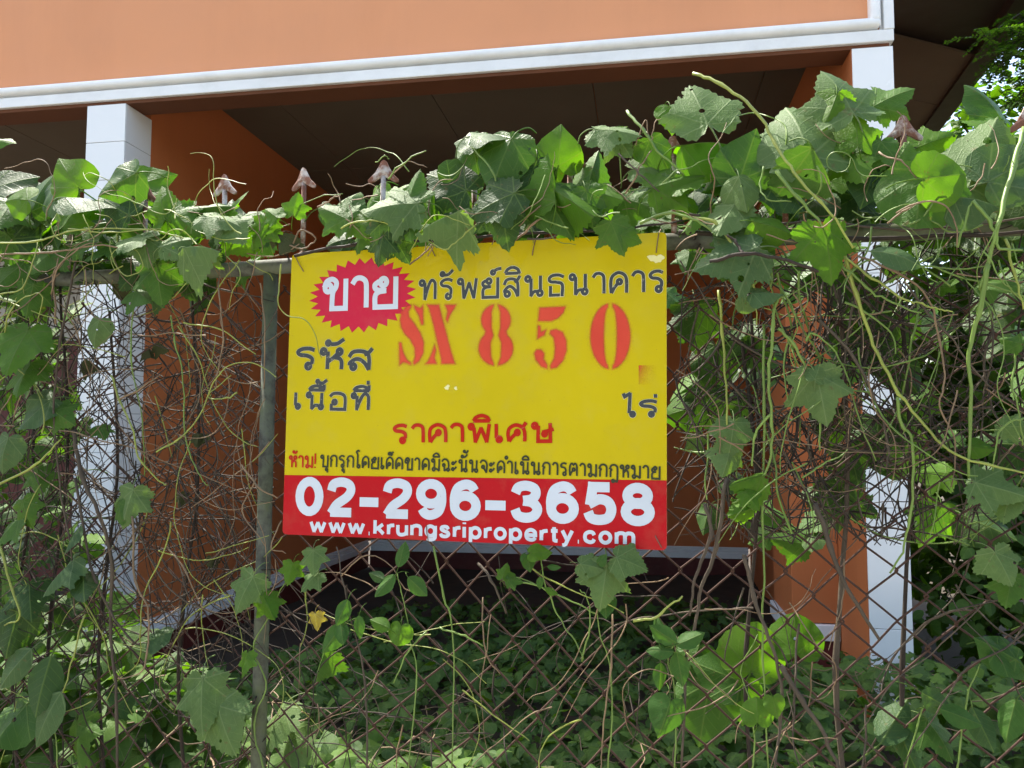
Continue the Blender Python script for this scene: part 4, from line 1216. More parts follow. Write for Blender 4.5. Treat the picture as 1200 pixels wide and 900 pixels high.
# ---- vine on the rail at the right
vr = vine(960, 'big-leaved vine heaped over the rail in front of the right white pillar')
trunk_stem(vr, 880); trunk_stem(vr, 1060); trunk_stem(vr, 985, 330, 'stem_grey', .005)
for a in (
 (820, 122, 72, -15, 'lob2', 'lob_pale', .05, 20, 0), (826, 166, 60, 80, 'fold', 'hrt_bright', .05, 40, 0), (876, 184, 66, 20, 'hrt', 'hrt_mid', .06, 5, 10), (938, 150, 96, -10, 'lob2', 'lob_pale', .05, 20, 0), (986, 108, 70, -15, 'lob', 'lob_pale', .04, 20, 10), (975, 126, 40, 200, 'lob', 'lob_bright', .05, 10, 0),
 (1004, 152, 44, 0, 'lob', 'lob_bright', .05, 10, 0), (1044, 114, 46, 60, 'lob', 'lob_mid', -.04, 20, 0), (1026, 182, 42, -160, 'lob2', 'lob_mid', .05, 15, 0), (1072, 190, 50, 80, 'lob', 'lob_bright', .06, 15, 0), (1078, 234, 76, 190, 'rnd', 'lob_mid', .11, 10, -10), (1108, 206, 54, 80, 'rnd', 'hrt_bright', .12, 10, 10),
 (1150, 182, 86, 20, 'lob2', 'lob_pale', .06, 15, -15), (1190, 195, 70, 60, 'hrt', 'hrt_pale', .08, 10, 0), (1140, 232, 44, 110, 'fold', 'hrt_pale', .11, 40, 0), (910, 208, 66, 190, 'hrt', 'hrt_mid', .04, 5, 0), (965, 196, 58, 150, 'fold', 'lob_mid', .09, 10, 30), (870, 222, 42, 170, 'fold', 'lob_pale', .10, 15, 0), (925, 226, 60, 160, 'hrt', 'hrt_dark', .05),
 (852, 254, 52, 200, 'lob2', 'lob_pale', .10, 35, 0), (903, 264, 46, 110, 'fold', 'lob_bright', .11, 15, 0), (970, 292, 62, 170, 'lob', 'lob_bright', .12, 5, 15), (856, 300, 72, -110, 'lob', 'hrt_pale', .12, 25, 0), (868, 290, 60, -160, 'lob2', 'lob_mid', .09, 20, 0), (866, 312, 44, -120, 'lob', 'lob_mid', .11, 25, 0), (897, 344, 34, 100, 'hrt', 'hrt_pale', .11, 40, 0),
 (1045, 296, 50, 110, 'ovl', 'hrt_pale', .12, 45, 0), (1020, 212, 52, 200, 'hrt', 'hrt_dark', .05, 20, 0), (804, 216, 36, 70, 'hrt', 'hrt_bright', .06), (840, 205, 44, 190, 'lob', 'lob_mid', .03), (1000, 190, 52, 160, 'lob', 'lob_bright', .05), (1040, 200, 44, 150, 'lob', 'lob_dark', .04), (1128, 170, 50, -20, 'hrt', 'hrt_mid', -.05), (1180, 150, 60, 30, 'lob', 'lob_bright', -.04),
 (812, 260, 36, 170, 'lob', 'lob_bright', .06), (1095, 165, 40, 70, 'lob', 'lob_bright', -.05), (1160, 120, 50, -30, 'hrt', 'hrt_mid', -.12), (1195, 240, 56, 150, 'lob', 'lob_dark', .03), (1120, 255, 50, 180, 'lob', 'lob_dark', .0), (960, 240, 44, 140, 'hrt', 'hrt_dark', .03), (1005, 245, 46, 190, 'lob', 'lob_dark', .0)):
    leaf(vr, *a)
for k in range(105):
    x = lr.uniform(795, 1240); y = lr.uniform(170, 290)
    if x < 880: y = max(y, 205)
    if 1020 < x < 1120: y = max(y, 205)
    leaf(vr, x, y, lr.uniform(24, 46), lr.uniform(-110, 200), lr.choice(('lob', 'lob2', 'hrt', 'rnd')), lr.choice(('lob_dark', 'lob_bright', 'lob_mid', 'hrt_dark', 'hrt_bright', 'lob_bright')), lr.uniform(-.20, 0.0))
for pts, m_, r_ in (
 ([(812, 86, .05), (845, 98, .07), (880, 125, .09), (905, 160, .10), (925, 195, .12), (950, 226, .13), (975, 250, .13), (1000, 290, .12)], 'stem_yellow', .0034),
 ([(910, 200, .11), (935, 232, .12), (962, 265, .12)], 'stem_green', .0034), ([(800, 256, .09), (835, 262, .10), (860, 290, .10), (880, 320, .08)], 'stem_yellow', .003),
 ([(1200, 150, .06), (1188, 195, .09), (1172, 262, .12), (1158, 310, .11), (1150, 340, .1)], 'stem_green', .0046), ([(1050, 250, .12), (1090, 236, .14), (1115, 255, .13), (1122, 290, .12)], 'stem_tan', .0016),
 ([(1140, 235, .12), (1160, 262, .12), (1170, 290, .12), (1200, 292, .12)], 'stem_green', .003), ([(1122, 290, .12), (1132, 255, .12), (1140, 238, .12)], 'stem_green', .0022), ([(1040, 262, .11), (1060, 245, .12), (1085, 236, .13)], 'stem_tan', .0018),
 ([(832, 306, .12), (870, 298, .13), (905, 300, .12), (945, 312, .12), (968, 325, .10), (980, 352, .09)], 'stem_brown', .0036), ([(870, 298, .13), (862, 286, .12), (852, 276, .12)], 'stem_brown', .003),
 ([(795, 272, .04), (900, 276, .03), (1000, 280, .04), (1100, 275, .04), (1230, 268, .04)], 'stem_brown', .005), ([(800, 250, .05), (880, 262, .05), (960, 258, .06), (1040, 268, .06), (1140, 262, .05), (1230, 250, .05)], 'stem_grey', .003),
 ([(895, 195, .1), (890, 215, .1), (900, 232, .11), (925, 235, .1)], 'stem_green', .0018), ([(1030, 178, .1), (1055, 188, .12), (1075, 212, .12)], 'stem_tan', .0018)):
    stem(vr, pts, r_, m_, r_ * .6)

strands(vl, 'tendrils', 'stem_tan', 26, (-10, 240, 330, 320), (40, 140), (.0007, .0012), 41, 1.6, 0.3, .02, .10, 8)
strands(vl, 'tendrils', 'stem_yellow', 18, (-10, 230, 330, 310), (40, 150), (.0008, .0014), 42, 1.4, 0.3, .02, .10, 8)
strands(vc, 'tendrils', 'stem_tan', 22, (390, 215, 790, 275), (30, 100), (.0007, .0012), 43, 1.8, 0.2, .02, .10, 7, keep=lambda x, y: y < 296)
strands(vc, 'tendrils', 'stem_green', 14, (390, 200, 790, 270), (30, 110), (.0008, .0014), 44, 1.4, 0.2, .02, .10, 7, keep=lambda x, y: y < 292)
strands(vr, 'tendrils', 'stem_tan', 26, (795, 190, 1210, 300), (40, 140), (.0007, .0013), 45, 1.5, 0.4, .02, .13, 8, keep=inr0)
strands(vr, 'tendrils', 'stem_green', 26, (795, 190, 1210, 310), (40, 160), (.0008, .0016), 46, 1.2, 0.5, .02, .13, 8, keep=inr0)

# ---- hanging strands right of the sign
vh = vine(985, 'long bare green runners hanging over the mesh right of the sign')
for pts, m_, r_ in (
 ([(990, 300, .1), (1003, 345, .09), (1018, 395, .08), (1045, 450, .08), (1085, 500, .08), (1125, 535, .08), (1210, 556, .08)], 'stem_yellow', .0034),
 ([(1158, 310, .11), (1148, 360, .1), (1140, 400, .09), (1136, 470, .08), (1135, 560, .07)], 'stem_green', .0042), ([(842, 340, .06), (846, 390, .06), (850, 450, .06), (851, 516, .05)], 'stem_yellow', .0028),
 ([(912, 345, .1), (905, 380, .1), (902, 440, .09), (904, 485, .08), (901, 540, .07), (882, 572, .06), (858, 590, .06)], 'stem_green', .003), ([(904, 485, .08), (888, 510, .07), (882, 545, .07)], 'stem_green', .0026),
 ([(912, 385, .1), (930, 402, .09), (945, 432, .08), (958, 465, .07), (964, 530, .07)], 'stem_green', .003), ([(990, 302, .1), (1020, 325, .11), (1060, 350, .11), (1080, 354, .1), (1100, 361, .1), (1118, 366, .1)], 'stem_yellow', .0022),
 ([(985, 310, .1), (1015, 338, .1), (1045, 356, .1), (1080, 368, .1)], 'stem_green', .0024), ([(880, 320, .08), (884, 350, .08), (886, 380, .08)], 'stem_yellow', .002), ([(900, 300, .09), (905, 330, .08), (912, 350, .08), (960, 325, .08)], 'stem_green', .0018),
 ([(1052, 465, .08), (1060, 500, .07), (1068, 520, .07), (1068, 600, .06), (1062, 640, .05), (1046, 672, .05)], 'stem_green', .003), ([(945, 400, .08), (955, 390, .08), (985, 420, .07), (1000, 470, .07), (1024, 540, .06)], 'stem_green', .002),
 ([(895, 380, .05), (896, 480, .05), (895, 600, .04), (897, 740, .04), (903, 910, .04)], 'stem_green', .0026), ([(1030, 300, .1), (1090, 312, .1), (1160, 311, .1)], 'stem_green', .0018), ([(1178, 280, .1), (1190, 320, .1), (1198, 360, .1)], 'stem_yellow', .0026),
 ([(1195, 400, .07), (1186, 450, .08), (1192, 490, .08), (1198, 520, .07)], 'stem_green', .0018), ([(1200, 490, .08), (1172, 502, .08), (1164, 530, .08), (1162, 550, .07)], 'stem_green', .002), ([(940, 560, .06), (965, 545, .06), (995, 528, .06)], 'stem_green', .0018),
 ([(1005, 300, .08), (1050, 316, .09), (1085, 345, .08), (1095, 390, .07), (1105, 440, .07), (1100, 475, .07), (1118, 520, .06), (1115, 570, .05)], 'stem_tan', .0022), ([(1040, 340, .06), (1035, 365, .07), (1010, 370, .07), (992, 388, .06)], 'stem_tan', .0016),
 ([(960, 375, .06), (1000, 420, .06), (1030, 475, .05), (1042, 520, .05), (1040, 548, .05)], 'stem_grey', .0028), ([(1060, 330, .05), (1110, 390, .06), (1150, 440, .05), (1210, 490, .05)], 'stem_grey', .002), ([(930, 340, .06), (940, 370, .06), (944, 400, .06)], 'stem_tan', .0016),
 ([(852, 560, .06), (840, 640, .05), (820, 700, .04), (805, 770, .03), (800, 900, .03)], 'stem_grey', .004), ([(955, 590, .05), (975, 640, .05), (1000, 700, .05), (1028, 750, .04)], 'stem_grey', .005), ([(826, 590, .06), (832, 625, .06), (815, 680, .05), (808, 720, .04)], 'stem_grey', .0038),
 ([(872, 650, .05), (885, 700, .05), (905, 760, .05), (917, 830, .04), (908, 905, .04)], 'stem_grey', .004), ([(915, 780, .05), (940, 820, .05), (965, 865, .04), (985, 910, .04)], 'stem_grey', .005), ([(880, 630, .0), (890, 580, .0), (880, 480, -.02), (870, 400, -.02)], 'stem_brown', .006)):
    stem(vh, pts, r_, m_, r_ * .55)
for a in (
 (962, 462, 58, 170, 'lob', 'lob_pale', .09, 5, 0), (958, 436, 22, 20, 'lob2', 'lob_pale', .09, 20, 0), (858, 512, 42, 190, 'lob2', 'lob_pale', .06, 15, 10), (852, 540, 36, 200, 'lob2', 'lob_pale', .06, 10, 20), (876, 562, 38, -110, 'fold', 'lob_bright', .07, 30, 0), (880, 585, 24, 150, 'lob', 'lob_bright', .07), (868, 600, 26, -110, 'fold', 'lob_bright', .07),
 (1168, 572, 46, 110, 'lob', 'lob_pale', .08, 25, 0), (1180, 590, 34, 190, 'lob2', 'lob_pale', .07), (1175, 664, 36, 160, 'lob2', 'lob_pale', .08, 15, 0), (1183, 690, 34, 190, 'lob', 'lob_mid', .05), (1185, 400, 22, -60, 'lob', 'lob_mid', .08), (1190, 500, 26, 100, 'lob', 'lob_pale', .07), (1170, 332, 34, 130, 'lob', 'lob_mid', .05), (1150, 525, 22, 100, 'hrt', 'hrt_bright', .04),
 (872, 412, 30, 170, 'lob', 'lob_dark', -.03, 5, 0), (888, 415, 36, 190, 'lob', 'lob_mid', -.03, 5, 10), (880, 350, 26, 120, 'fold', 'lob_pale', .08), (806, 305, 30, 190, 'lob', 'lob_mid', .04), (818, 520, 26, 160, 'lob', 'lob_pale', -.02), (1110, 330, 28, 80, 'lob', 'lob_bright', -.04)):
    leaf(vh, *a)
for k in range(60):
    x = lr.uniform(790, 1240); y = lr.uniform(300, 640)
    leaf(vh, x, y, lr.uniform(24, 50), lr.uniform(80, 280), lr.choice(('lob', 'lob2', 'hrt')), lr.choice(('lob_dark', 'lob_dark', 'lob_mid', 'hrt_dark', 'hrt_dark', 'hrt_mid', 'hrt_bright')), lr.uniform(-.50, -0.12))  # mostly dark leaf colours, painting in the shade below the heaped vine

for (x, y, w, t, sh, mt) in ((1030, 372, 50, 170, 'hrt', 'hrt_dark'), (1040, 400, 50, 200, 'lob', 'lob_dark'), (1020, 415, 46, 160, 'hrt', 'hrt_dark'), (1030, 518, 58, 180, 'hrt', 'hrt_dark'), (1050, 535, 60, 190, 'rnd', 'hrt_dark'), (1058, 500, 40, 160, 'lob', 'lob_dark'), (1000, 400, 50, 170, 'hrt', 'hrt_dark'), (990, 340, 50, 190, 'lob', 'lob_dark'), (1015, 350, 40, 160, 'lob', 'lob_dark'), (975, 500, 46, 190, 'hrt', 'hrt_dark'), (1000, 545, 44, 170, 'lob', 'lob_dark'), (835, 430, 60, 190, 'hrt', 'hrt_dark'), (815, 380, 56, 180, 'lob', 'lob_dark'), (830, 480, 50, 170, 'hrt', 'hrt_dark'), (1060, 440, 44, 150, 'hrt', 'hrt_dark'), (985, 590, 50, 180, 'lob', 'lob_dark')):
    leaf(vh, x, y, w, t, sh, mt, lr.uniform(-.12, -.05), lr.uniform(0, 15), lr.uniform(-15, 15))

# ---- dry tangles woven in the mesh
tl = vine(200, 'dense tangle of dry brown twigs and tendrils between pillar and fence post', name='dry_vine')
inl = lambda x, y: not_sign(x, y, 4) and y > 290
strands(tl, 'twigs', 'stem_brown', 210, (70, 320, 330, 640), (60, 260), (.0007, .0016), 5, 0.8, 0.6, -.09, .015, 11, keep=inl)
strands(tl, 'twigs', 'stem_brown', 70, (-20, 320, 110, 700), (80, 260), (.0007, .0018), 15, 0.8, 0.6, -.09, .015, 11, keep=inl)
strands(tl, 'twigs', 'stem_grey', 60, (0, 310, 330, 620), (80, 330), (.0008, .0018), 6, 0.6, 0.8, -.05, .03, 13, keep=inl)
strands(tl, 'tendrils', 'stem_tan', 42, (0, 290, 340, 560), (60, 260), (.0007, .0013), 7, 0.7, 0.85, .0, .06, 11, keep=inl)
strands(tl, 'tendrils', 'stem_yellow', 20, (0, 290, 300, 640), (60, 240), (.0008, .0016), 8, 0.8, 0.8, .0, .07, 11, keep=inl)
for pts, m_, r_ in (
 ([(90, 300, .05), (70, 400, .05), (62, 480, .05), (72, 580, .04), (84, 650, .04), (88, 720, .03)], 'stem_grey', .0026), ([(85, 500, .04), (96, 560, .05), (115, 600, .05), (130, 660, .04), (128, 740, .03), (135, 800, .03), (138, 910, .02)], 'stem_grey', .0046), ([(88, 560, .03), (112, 680, .04), (150, 745, .04), (165, 755, .03)], 'stem_grey', .003),
 ([(130, 440, .05), (140, 470, .05), (155, 500, .06), (163, 535, .06), (185, 562, .05), (195, 568, .05)], 'stem_yellow', .0024), ([(200, 370, .05), (205, 400, .05), (215, 450, .05), (217, 520, .05), (235, 560, .05), (242, 570, .05)], 'stem_green', .0018), ([(215, 378, .05), (255, 384, .05), (300, 412, .05)], 'stem_yellow', .0018),
 ([(0, 567, .06), (40, 545, .07), (72, 515, .07)], 'stem_yellow', .003), ([(155, 605, .06), (158, 680, .06), (172, 710, .06), (172, 760, .06), (165, 785, .07), (140, 793, .07)], 'stem_tan', .0024), ([(278, 460, .05), (265, 467, .05), (243, 463, .05), (270, 440, .05)], 'stem_yellow', .0018),
 ([(255, 330, .06), (262, 400, .06), (252, 450, .06), (250, 453, .06)], 'stem_tan', .0018), ([(195, 640, .04), (215, 670, .05), (235, 715, .05)], 'stem_tan', .002), ([(5, 395, .07), (10, 370, .09), (25, 350, .09), (48, 345, .08), (42, 380, .07)], 'stem_yellow', .0018), ([(65, 380, .06), (64, 330, .07), (68, 300, .07)], 'stem_tan', .0024),
 ([(0, 640, .06), (15, 690, .06), (25, 722, .06), (6, 730, .05)], 'stem_yellow', .0028), ([(100, 720, .05), (85, 770, .05), (74, 812, .05)], 'stem_yellow', .0022), ([(160, 330, .05), (152, 420, .05), (165, 480, .03), (170, 560, .03)], 'stem_green', .0018), ([(140, 468, .05), (165, 455, .06), (190, 440, .05)], 'stem_tan', .0022),
 ([(300, 560, .04), (285, 600, .04), (310, 640, .04)], 'stem_tan', .0018), ([(283, 545, .03), (300, 570, .05), (325, 585, .04)], 'stem_tan', .0022), ([(330, 610, .03), (318, 640, .04), (335, 650, .04)], 'stem_tan', .0016)):
    stem(tl, pts, r_, m_, r_ * .6)
for a in ((175, 412, 14, 170, 'fold', 'dead', -.03), (108, 425, 18, 110, 'fold', 'dead', -.02), (210, 585, 16, 180, 'fold', 'dead', -.02), (232, 515, 15, 190, 'fold', 'dead', -.02), (248, 660, 14, 180, 'fold', 'dead', -.01), (205, 520, 13, 170, 'fold', 'dead', -.03), (245, 512, 10, 170, 'fold', 'dead', -.03), (285, 520, 9, 180, 'fold', 'dead', -.02), (145, 330, 24, 100, 'fold', 'dead', -.04), (190, 405, 16, 120, 'fold', 'dead', -.04)):
    leaf(tl, *a)
tr = vine(1060, 'dense tangle of dry grey stems in the mesh around the right white pillar', name='dry_vine')
inr = lambda x, y: not_sign(x, y, 6) and x > 785 and 235 < y < 640
strands(tr, 'twigs', 'stem_brown', 250, (788, 280, 1230, 620), (80, 320), (.0008, .0020), 9, 0.7, 0.6, -.10, .03, 13, keep=inr)
strands(tr, 'twigs', 'stem_grey', 90, (788, 270, 1230, 600), (100, 380), (.0009, .0020), 10, 0.6, 0.8, -.06, .05, 14, keep=inr)
strands(tr, 'tendrils', 'stem_tan', 42, (788, 270, 1230, 560), (60, 240), (.0007, .0014), 12, 0.7, 0.85, .0, .10, 11, keep=inr)
strands(tr, 'tendrils', 'stem_green', 40, (800, 270, 1230, 640), (80, 300), (.0010, .0020), 13, 0.6, 0.9, -.03, .09, 13, keep=inr)
tc = vine(545, 'scattered dry stems threaded through the mesh below the sign', name='dry_vine')
inb = lambda x, y: not_sign(x, y, 2)
strands(tc, 'twigs', 'stem_brown', 30, (330, 645, 820, 860), (60, 240), (.0007, .0015), 16, 0.7, 0.7, -.04, .02, 12, keep=inb)
strands(tc, 'twigs', 'stem_grey', 20, (780, 600, 1230, 880), (80, 300), (.0008, .0018), 17, 0.6, 0.7, -.05, .03, 13, keep=inb)
strands(tc, 'tendrils', 'stem_tan', 26, (320, 640, 1000, 860), (50, 180), (.0007, .0013), 18, 0.8, 0.7, .0, .05, 10, keep=inb)
strands(tc, 'tendrils', 'stem_yellow', 22, (0, 620, 800, 860), (60, 200), (.0008, .0015), 19, 0.6, 0.8, .0, .05, 11, keep=inb)
strands(tc, 'twigs', 'stem_brown', 90, (-20, 620, 330, 900), (60, 260), (.0008, .0018), 20, 0.7, 0.7, -.06, .02, 12, keep=inb)
for pts, m_, r_ in (
 ([(508, 640, .03), (518, 700, .03), (532, 745, .03), (530, 900, .02)], 'stem_green', .0024), ([(500, 740, .03), (480, 762, .04), (460, 800, .04)], 'stem_green', .002), ([(515, 735, .04), (545, 745, .04), (567, 757, .04)], 'stem_green', .002), ([(566, 700, .04), (568, 760, .04), (585, 790, .03)], 'stem_tan', .0018),
 ([(600, 683, .05), (640, 690, .05), (655, 722, .04), (675, 752, .04), (682, 775, .04)], 'stem_green', .0018), ([(682, 775, .04), (690, 740, .05), (692, 705, .05), (680, 690, .05)], 'stem_green', .0018), ([(742, 728, .05), (775, 718, .05), (800, 700, .05)], 'stem_yellow', .0026),
 ([(718, 720, .04), (712, 780, .04), (706, 860, .03), (703, 900, .03)], 'stem_tan', .002), ([(560, 660, .03), (575, 680, .04), (592, 720, .03)], 'stem_grey', .003), ([(400, 675, .04), (430, 650, .05), (455, 660, .04), (475, 690, .04), (500, 688, .04)], 'stem_tan', .0014), ([(430, 905, .03), (428, 800, .03), (415, 740, .03), (405, 690, .04), (395, 640, .03)], 'stem_grey', .0022)):
    stem(tc, pts, r_, m_, r_ * .6)

# ---- plants low on the mesh
ve = vine(60, 'pale lobed-leaf vine climbing the mesh in front of the maroon wall')
trunk_stem(ve, 20); trunk_stem(ve, 120, 360)
for a in (
 (20, 408, 54, 190, 'lob2', 'lob_bright', .09, 30, 15), (28, 440, 40, 180, 'lob', 'lob_mid', .07), (112, 388, 30, 190, 'hrt', 'lob_pale', .06, 10, 0), (72, 488, 32, 120, 'lob', 'lob_mid', .05, 15, 0), (42, 482, 44, 215, 'hrt', 'hrt_pale', .05, 30, 0), (4, 530, 36, 190, 'hrt', 'hrt_pale', .06, 10, 0), (70, 672, 42, 200, 'lob', 'hrt_pale', .06), (98, 682, 46, 160, 'ovl', 'hrt_dark', .05), (150, 592, 40, 190, 'lob', 'lob_pale', .06, 15, 10),
 (86, 630, 34, 170, 'ovl', 'ovl_dark', .05), (30, 600, 30, 150, 'lob', 'lob_mid', .03), (10, 620, 36, 200, 'lob', 'lob_mid', .03), (45, 560, 30, 160, 'lob', 'lob_mid', .02), (140, 600, 26, 150, 'lob', 'lob_mid', .06), (35, 700, 40, 170, 'lob', 'lob_dark', .02), (15, 740, 44, 190, 'hrt', 'hrt_dark', .03), (5, 690, 40, 150, 'lob', 'lob_mid', .0), (165, 345, 34, 140, 'lob', 'lob_mid', .06), (35, 350, 34, 190, 'lob', 'lob_mid', .05), (120, 505, 20, 160, 'lob', 'lob_mid', .02)):
    leaf(ve, *a)
for k in range(85):
    x = lr.uniform(-30, 85) if lr.random() < .92 else lr.uniform(85, 150); y = lr.uniform(330, 720)
    leaf(ve, x, y, lr.uniform(18, 40), lr.uniform(100, 260), lr.choice(('lob', 'lob2', 'lob', 'hrt')), lr.choice(('lob_dark', 'lob_mid', 'lob_bright', 'hrt_dark')), lr.uniform(-.35, -0.03))
vb = vine(250, 'lobed-leaf vine winding around the lower grey-green fence post')
stem(vb, [(312, 910, .03), (298, 850, .03), (312, 800, .03), (296, 760, .03), (318, 720, .03), (330, 690, .03), (350, 665, .03)], .002, 'stem_green', .0012)
for a in (
 (287, 693, 42, 200, 'lob', 'lob_pale', .06, 20, 0), (314, 710, 28, 150, 'fold', 'lob_bright', .06, 20, 20), (340, 671, 24, 190, 'lob', 'lob_bright', .05, 15, 10), (367, 657, 28, 170, 'lob', 'lob_pale', .05, 20, 0), (364, 680, 26, 210, 'lob', 'lob_pale', .05, 35, 0), (287, 778, 24, 170, 'lob', 'lob_bright', .05), (236, 822, 54, 170, 'lob', 'lob_pale', .05, 20, 0), (262, 852, 56, 150, 'lob2', 'lob_pale', .05, 20, 0), (278, 834, 30, 100, 'lob', 'lob_pale', .04), (370, 728, 18, 170, 'lob', 'yellow', .03), (190, 745, 30, 60, 'rnd', 'ovl_dark', .03), (320, 850, 50, 170, 'lob2', 'lob_pale', -.02), (340, 880, 46, 150, 'rnd', 'lob_pale', -.03), (375, 780, 30, 190, 'fold', 'lob_mid', .02)):
    leaf(vb, *a)
def oval_plant(label, stem_pts, leaves, base_px):
    p = vine(base_px, label, name='seedling', cat='plant')
    for sp_ in stem_pts: stem(p, sp_, .0016, 'stem_green', .001)
    for a in leaves: leaf(p, *a)
    return p
oval_plant('young plant with paired plain oval leaves below the phone number, next to the post', [[(478, 910, .03), (488, 800, .03), (480, 745, .03), (470, 700, .04), (467, 672, .04)], [(480, 745, .03), (450, 738, .04)]],
 [(470, 652, 30, 5, 'ovl', 'ovl_mid', .05, 20, 0), (453, 684, 32, 215, 'ovl', 'ovl_mid', .05, 25, 0), (487, 685, 32, 130, 'ovl', 'ovl_mid', .05, 25, 0), (443, 676, 22, -70, 'ovl', 'ovl_dark', .04, 20, 0), (447, 732, 28, -70, 'ovl', 'ovl_bright', .05, 25, 0), (467, 745, 26, 190, 'rnd', 'ovl_bright', .05, 15, 0), (420, 733, 26, 180, 'ovl', 'ovl_mid', .05, 10, 0), (392, 745, 38, 215, 'ovl', 'ovl_mid', .05, 15, 0), (402, 715, 30, 200, 'ovl', 'ovl_mid', .05, 15, 0), (400, 738, 28, 170, 'ovl', 'ovl_mid', .05)], 478)
oval_plant('ragged pale leaves climbing to the lower red edge of the sign', [[(712, 910, .03), (716, 800, .03), (700, 720, .04), (720, 680, .04), (735, 660, .04)], [(640, 690, .05), (636, 660, .05), (632, 650, .05)], [(700, 720, .04), (660, 700, .04), (592, 675, .05)]],
 [(708, 684, 50, 190, 'lob', 'lob_pale', .06, 15, 10), (738, 658, 38, 110, 'lob2', 'lob_pale', .06, 35, 0), (692, 663, 28, 100, 'lob2', 'lob_pale', .06, 30, 0), (710, 710, 24, 180, 'hrt', 'ovl_mid', .05), (632, 647, 26, 80, 'hrt', 'lob_bright', .06, 45, 0), (620, 659, 20, 170, 'hrt', 'ovl_mid', .06), (648, 664, 16, 90, 'ovl', 'ovl_mid', .06, 40, 0), (633, 682, 14, 180, 'ovl', 'ovl_mid', .06), (645, 692, 16, 110, 'ovl', 'lob_bright', .06), (591, 670, 18, 10, 'lob', 'ovl_bright', .06), (603, 680, 18, 80, 'lob', 'lob_mid', .06), (705, 655, 14, 40, 'hrt', 'ovl_mid', .06)], 712)
oval_plant('leafy sprig of paired green leaves beside the hanging brown stems', [[(790, 910, .03), (792, 820, .03), (785, 770, .03), (795, 745, .04)]],
 [(780, 745, 34, -60, 'ovl', 'ovl_mid', .05, 15, 0), (796, 780, 36, 170, 'ovl', 'ovl_mid', .05, 10, 0), (776, 763, 30, -90, 'ovl', 'ovl_mid', .05, 40, 0), (806, 750, 34, 60, 'ovl', 'ovl_mid', .05, 25, 0), (774, 790, 28, 190, 'ovl', 'ovl_mid', .04), (780, 840, 40, 200, 'hrt', 'ovl_mid', .05, 15, 10), (770, 740, 30, -20, 'ovl', 'ovl_mid', .04)], 790)
oval_plant('plant with round yellow-green leaves bitten by insects near the right pier', [[(880, 910, .0), (884, 840, .0), (870, 790, -.02), (890, 745, -.02)]],
 [(884, 758, 62, 10, 'rnd', 'hrt_bright', -.04, 10, 10), (842, 788, 56, -70, 'hrt', 'hrt_mid', -.06, 20, 0), (826, 832, 66, 190, 'hrt', 'hrt_mid', -.06, 15, 0), (870, 822, 44, 180, 'hrt', 'hrt_bright', -.05, 10, 0), (932, 742, 50, 0, 'rnd', 'hrt_bright', -.05, 15, 0), (887, 832, 30, 0, 'rnd', 'ovl_bright', .05, 10, 0), (908, 828, 22, 170, 'hrt', 'ovl_bright', .05, 10, 0), (812, 775, 44, 200, 'hrt', 'hrt_mid', -.08)], 880)
oval_plant('low plant with drooping grey-green leaves behind the lower right mesh', [[(1060, 910, .0), (1075, 850, .0), (1090, 812, .0)], [(1120, 910, .0), (1135, 820, .0), (1150, 780, .0)]],
 [(1095, 820, 40, 110, 'ovl', 'ovl_dark', .02), (1122, 838, 38, 110, 'ovl', 'ovl_mid', .02), (1045, 850, 54, 30, 'ovl', 'ovl_dark', -.02), (1060, 870, 46, 150, 'ovl', 'ovl_dark', -.02), (1100, 862, 40, 170, 'lob', 'hrt_mid', -.02), (1170, 762, 40, -60, 'hrt', 'hrt_mid', .02), (1188, 775, 40, 130, 'hrt', 'hrt_mid', .02), (1150, 850, 40, 160, 'ovl', 'ovl_dark', .0), (1185, 840, 40, 190, 'ovl', 'ovl_mid', .0)], 1060)
oval_plant('big grey oval leaves low on the mesh at the sunny thicket', [[(70, 910, .02), (62, 840, .03), (50, 790, .04)]],
 [(55, 838, 56, 205, 'ovl', 'hrt_pale', .06, 15, 10), (52, 798, 56, 190, 'ovl', 'ovl_dark', .05, 10, 20), (18, 780, 48, 220, 'ovl', 'hrt_pale', .04), (12, 850, 50, 190, 'rnd', 'hrt_mid', .02), (90, 870, 44, 150, 'lob', 'lob_mid', .0)], 70)

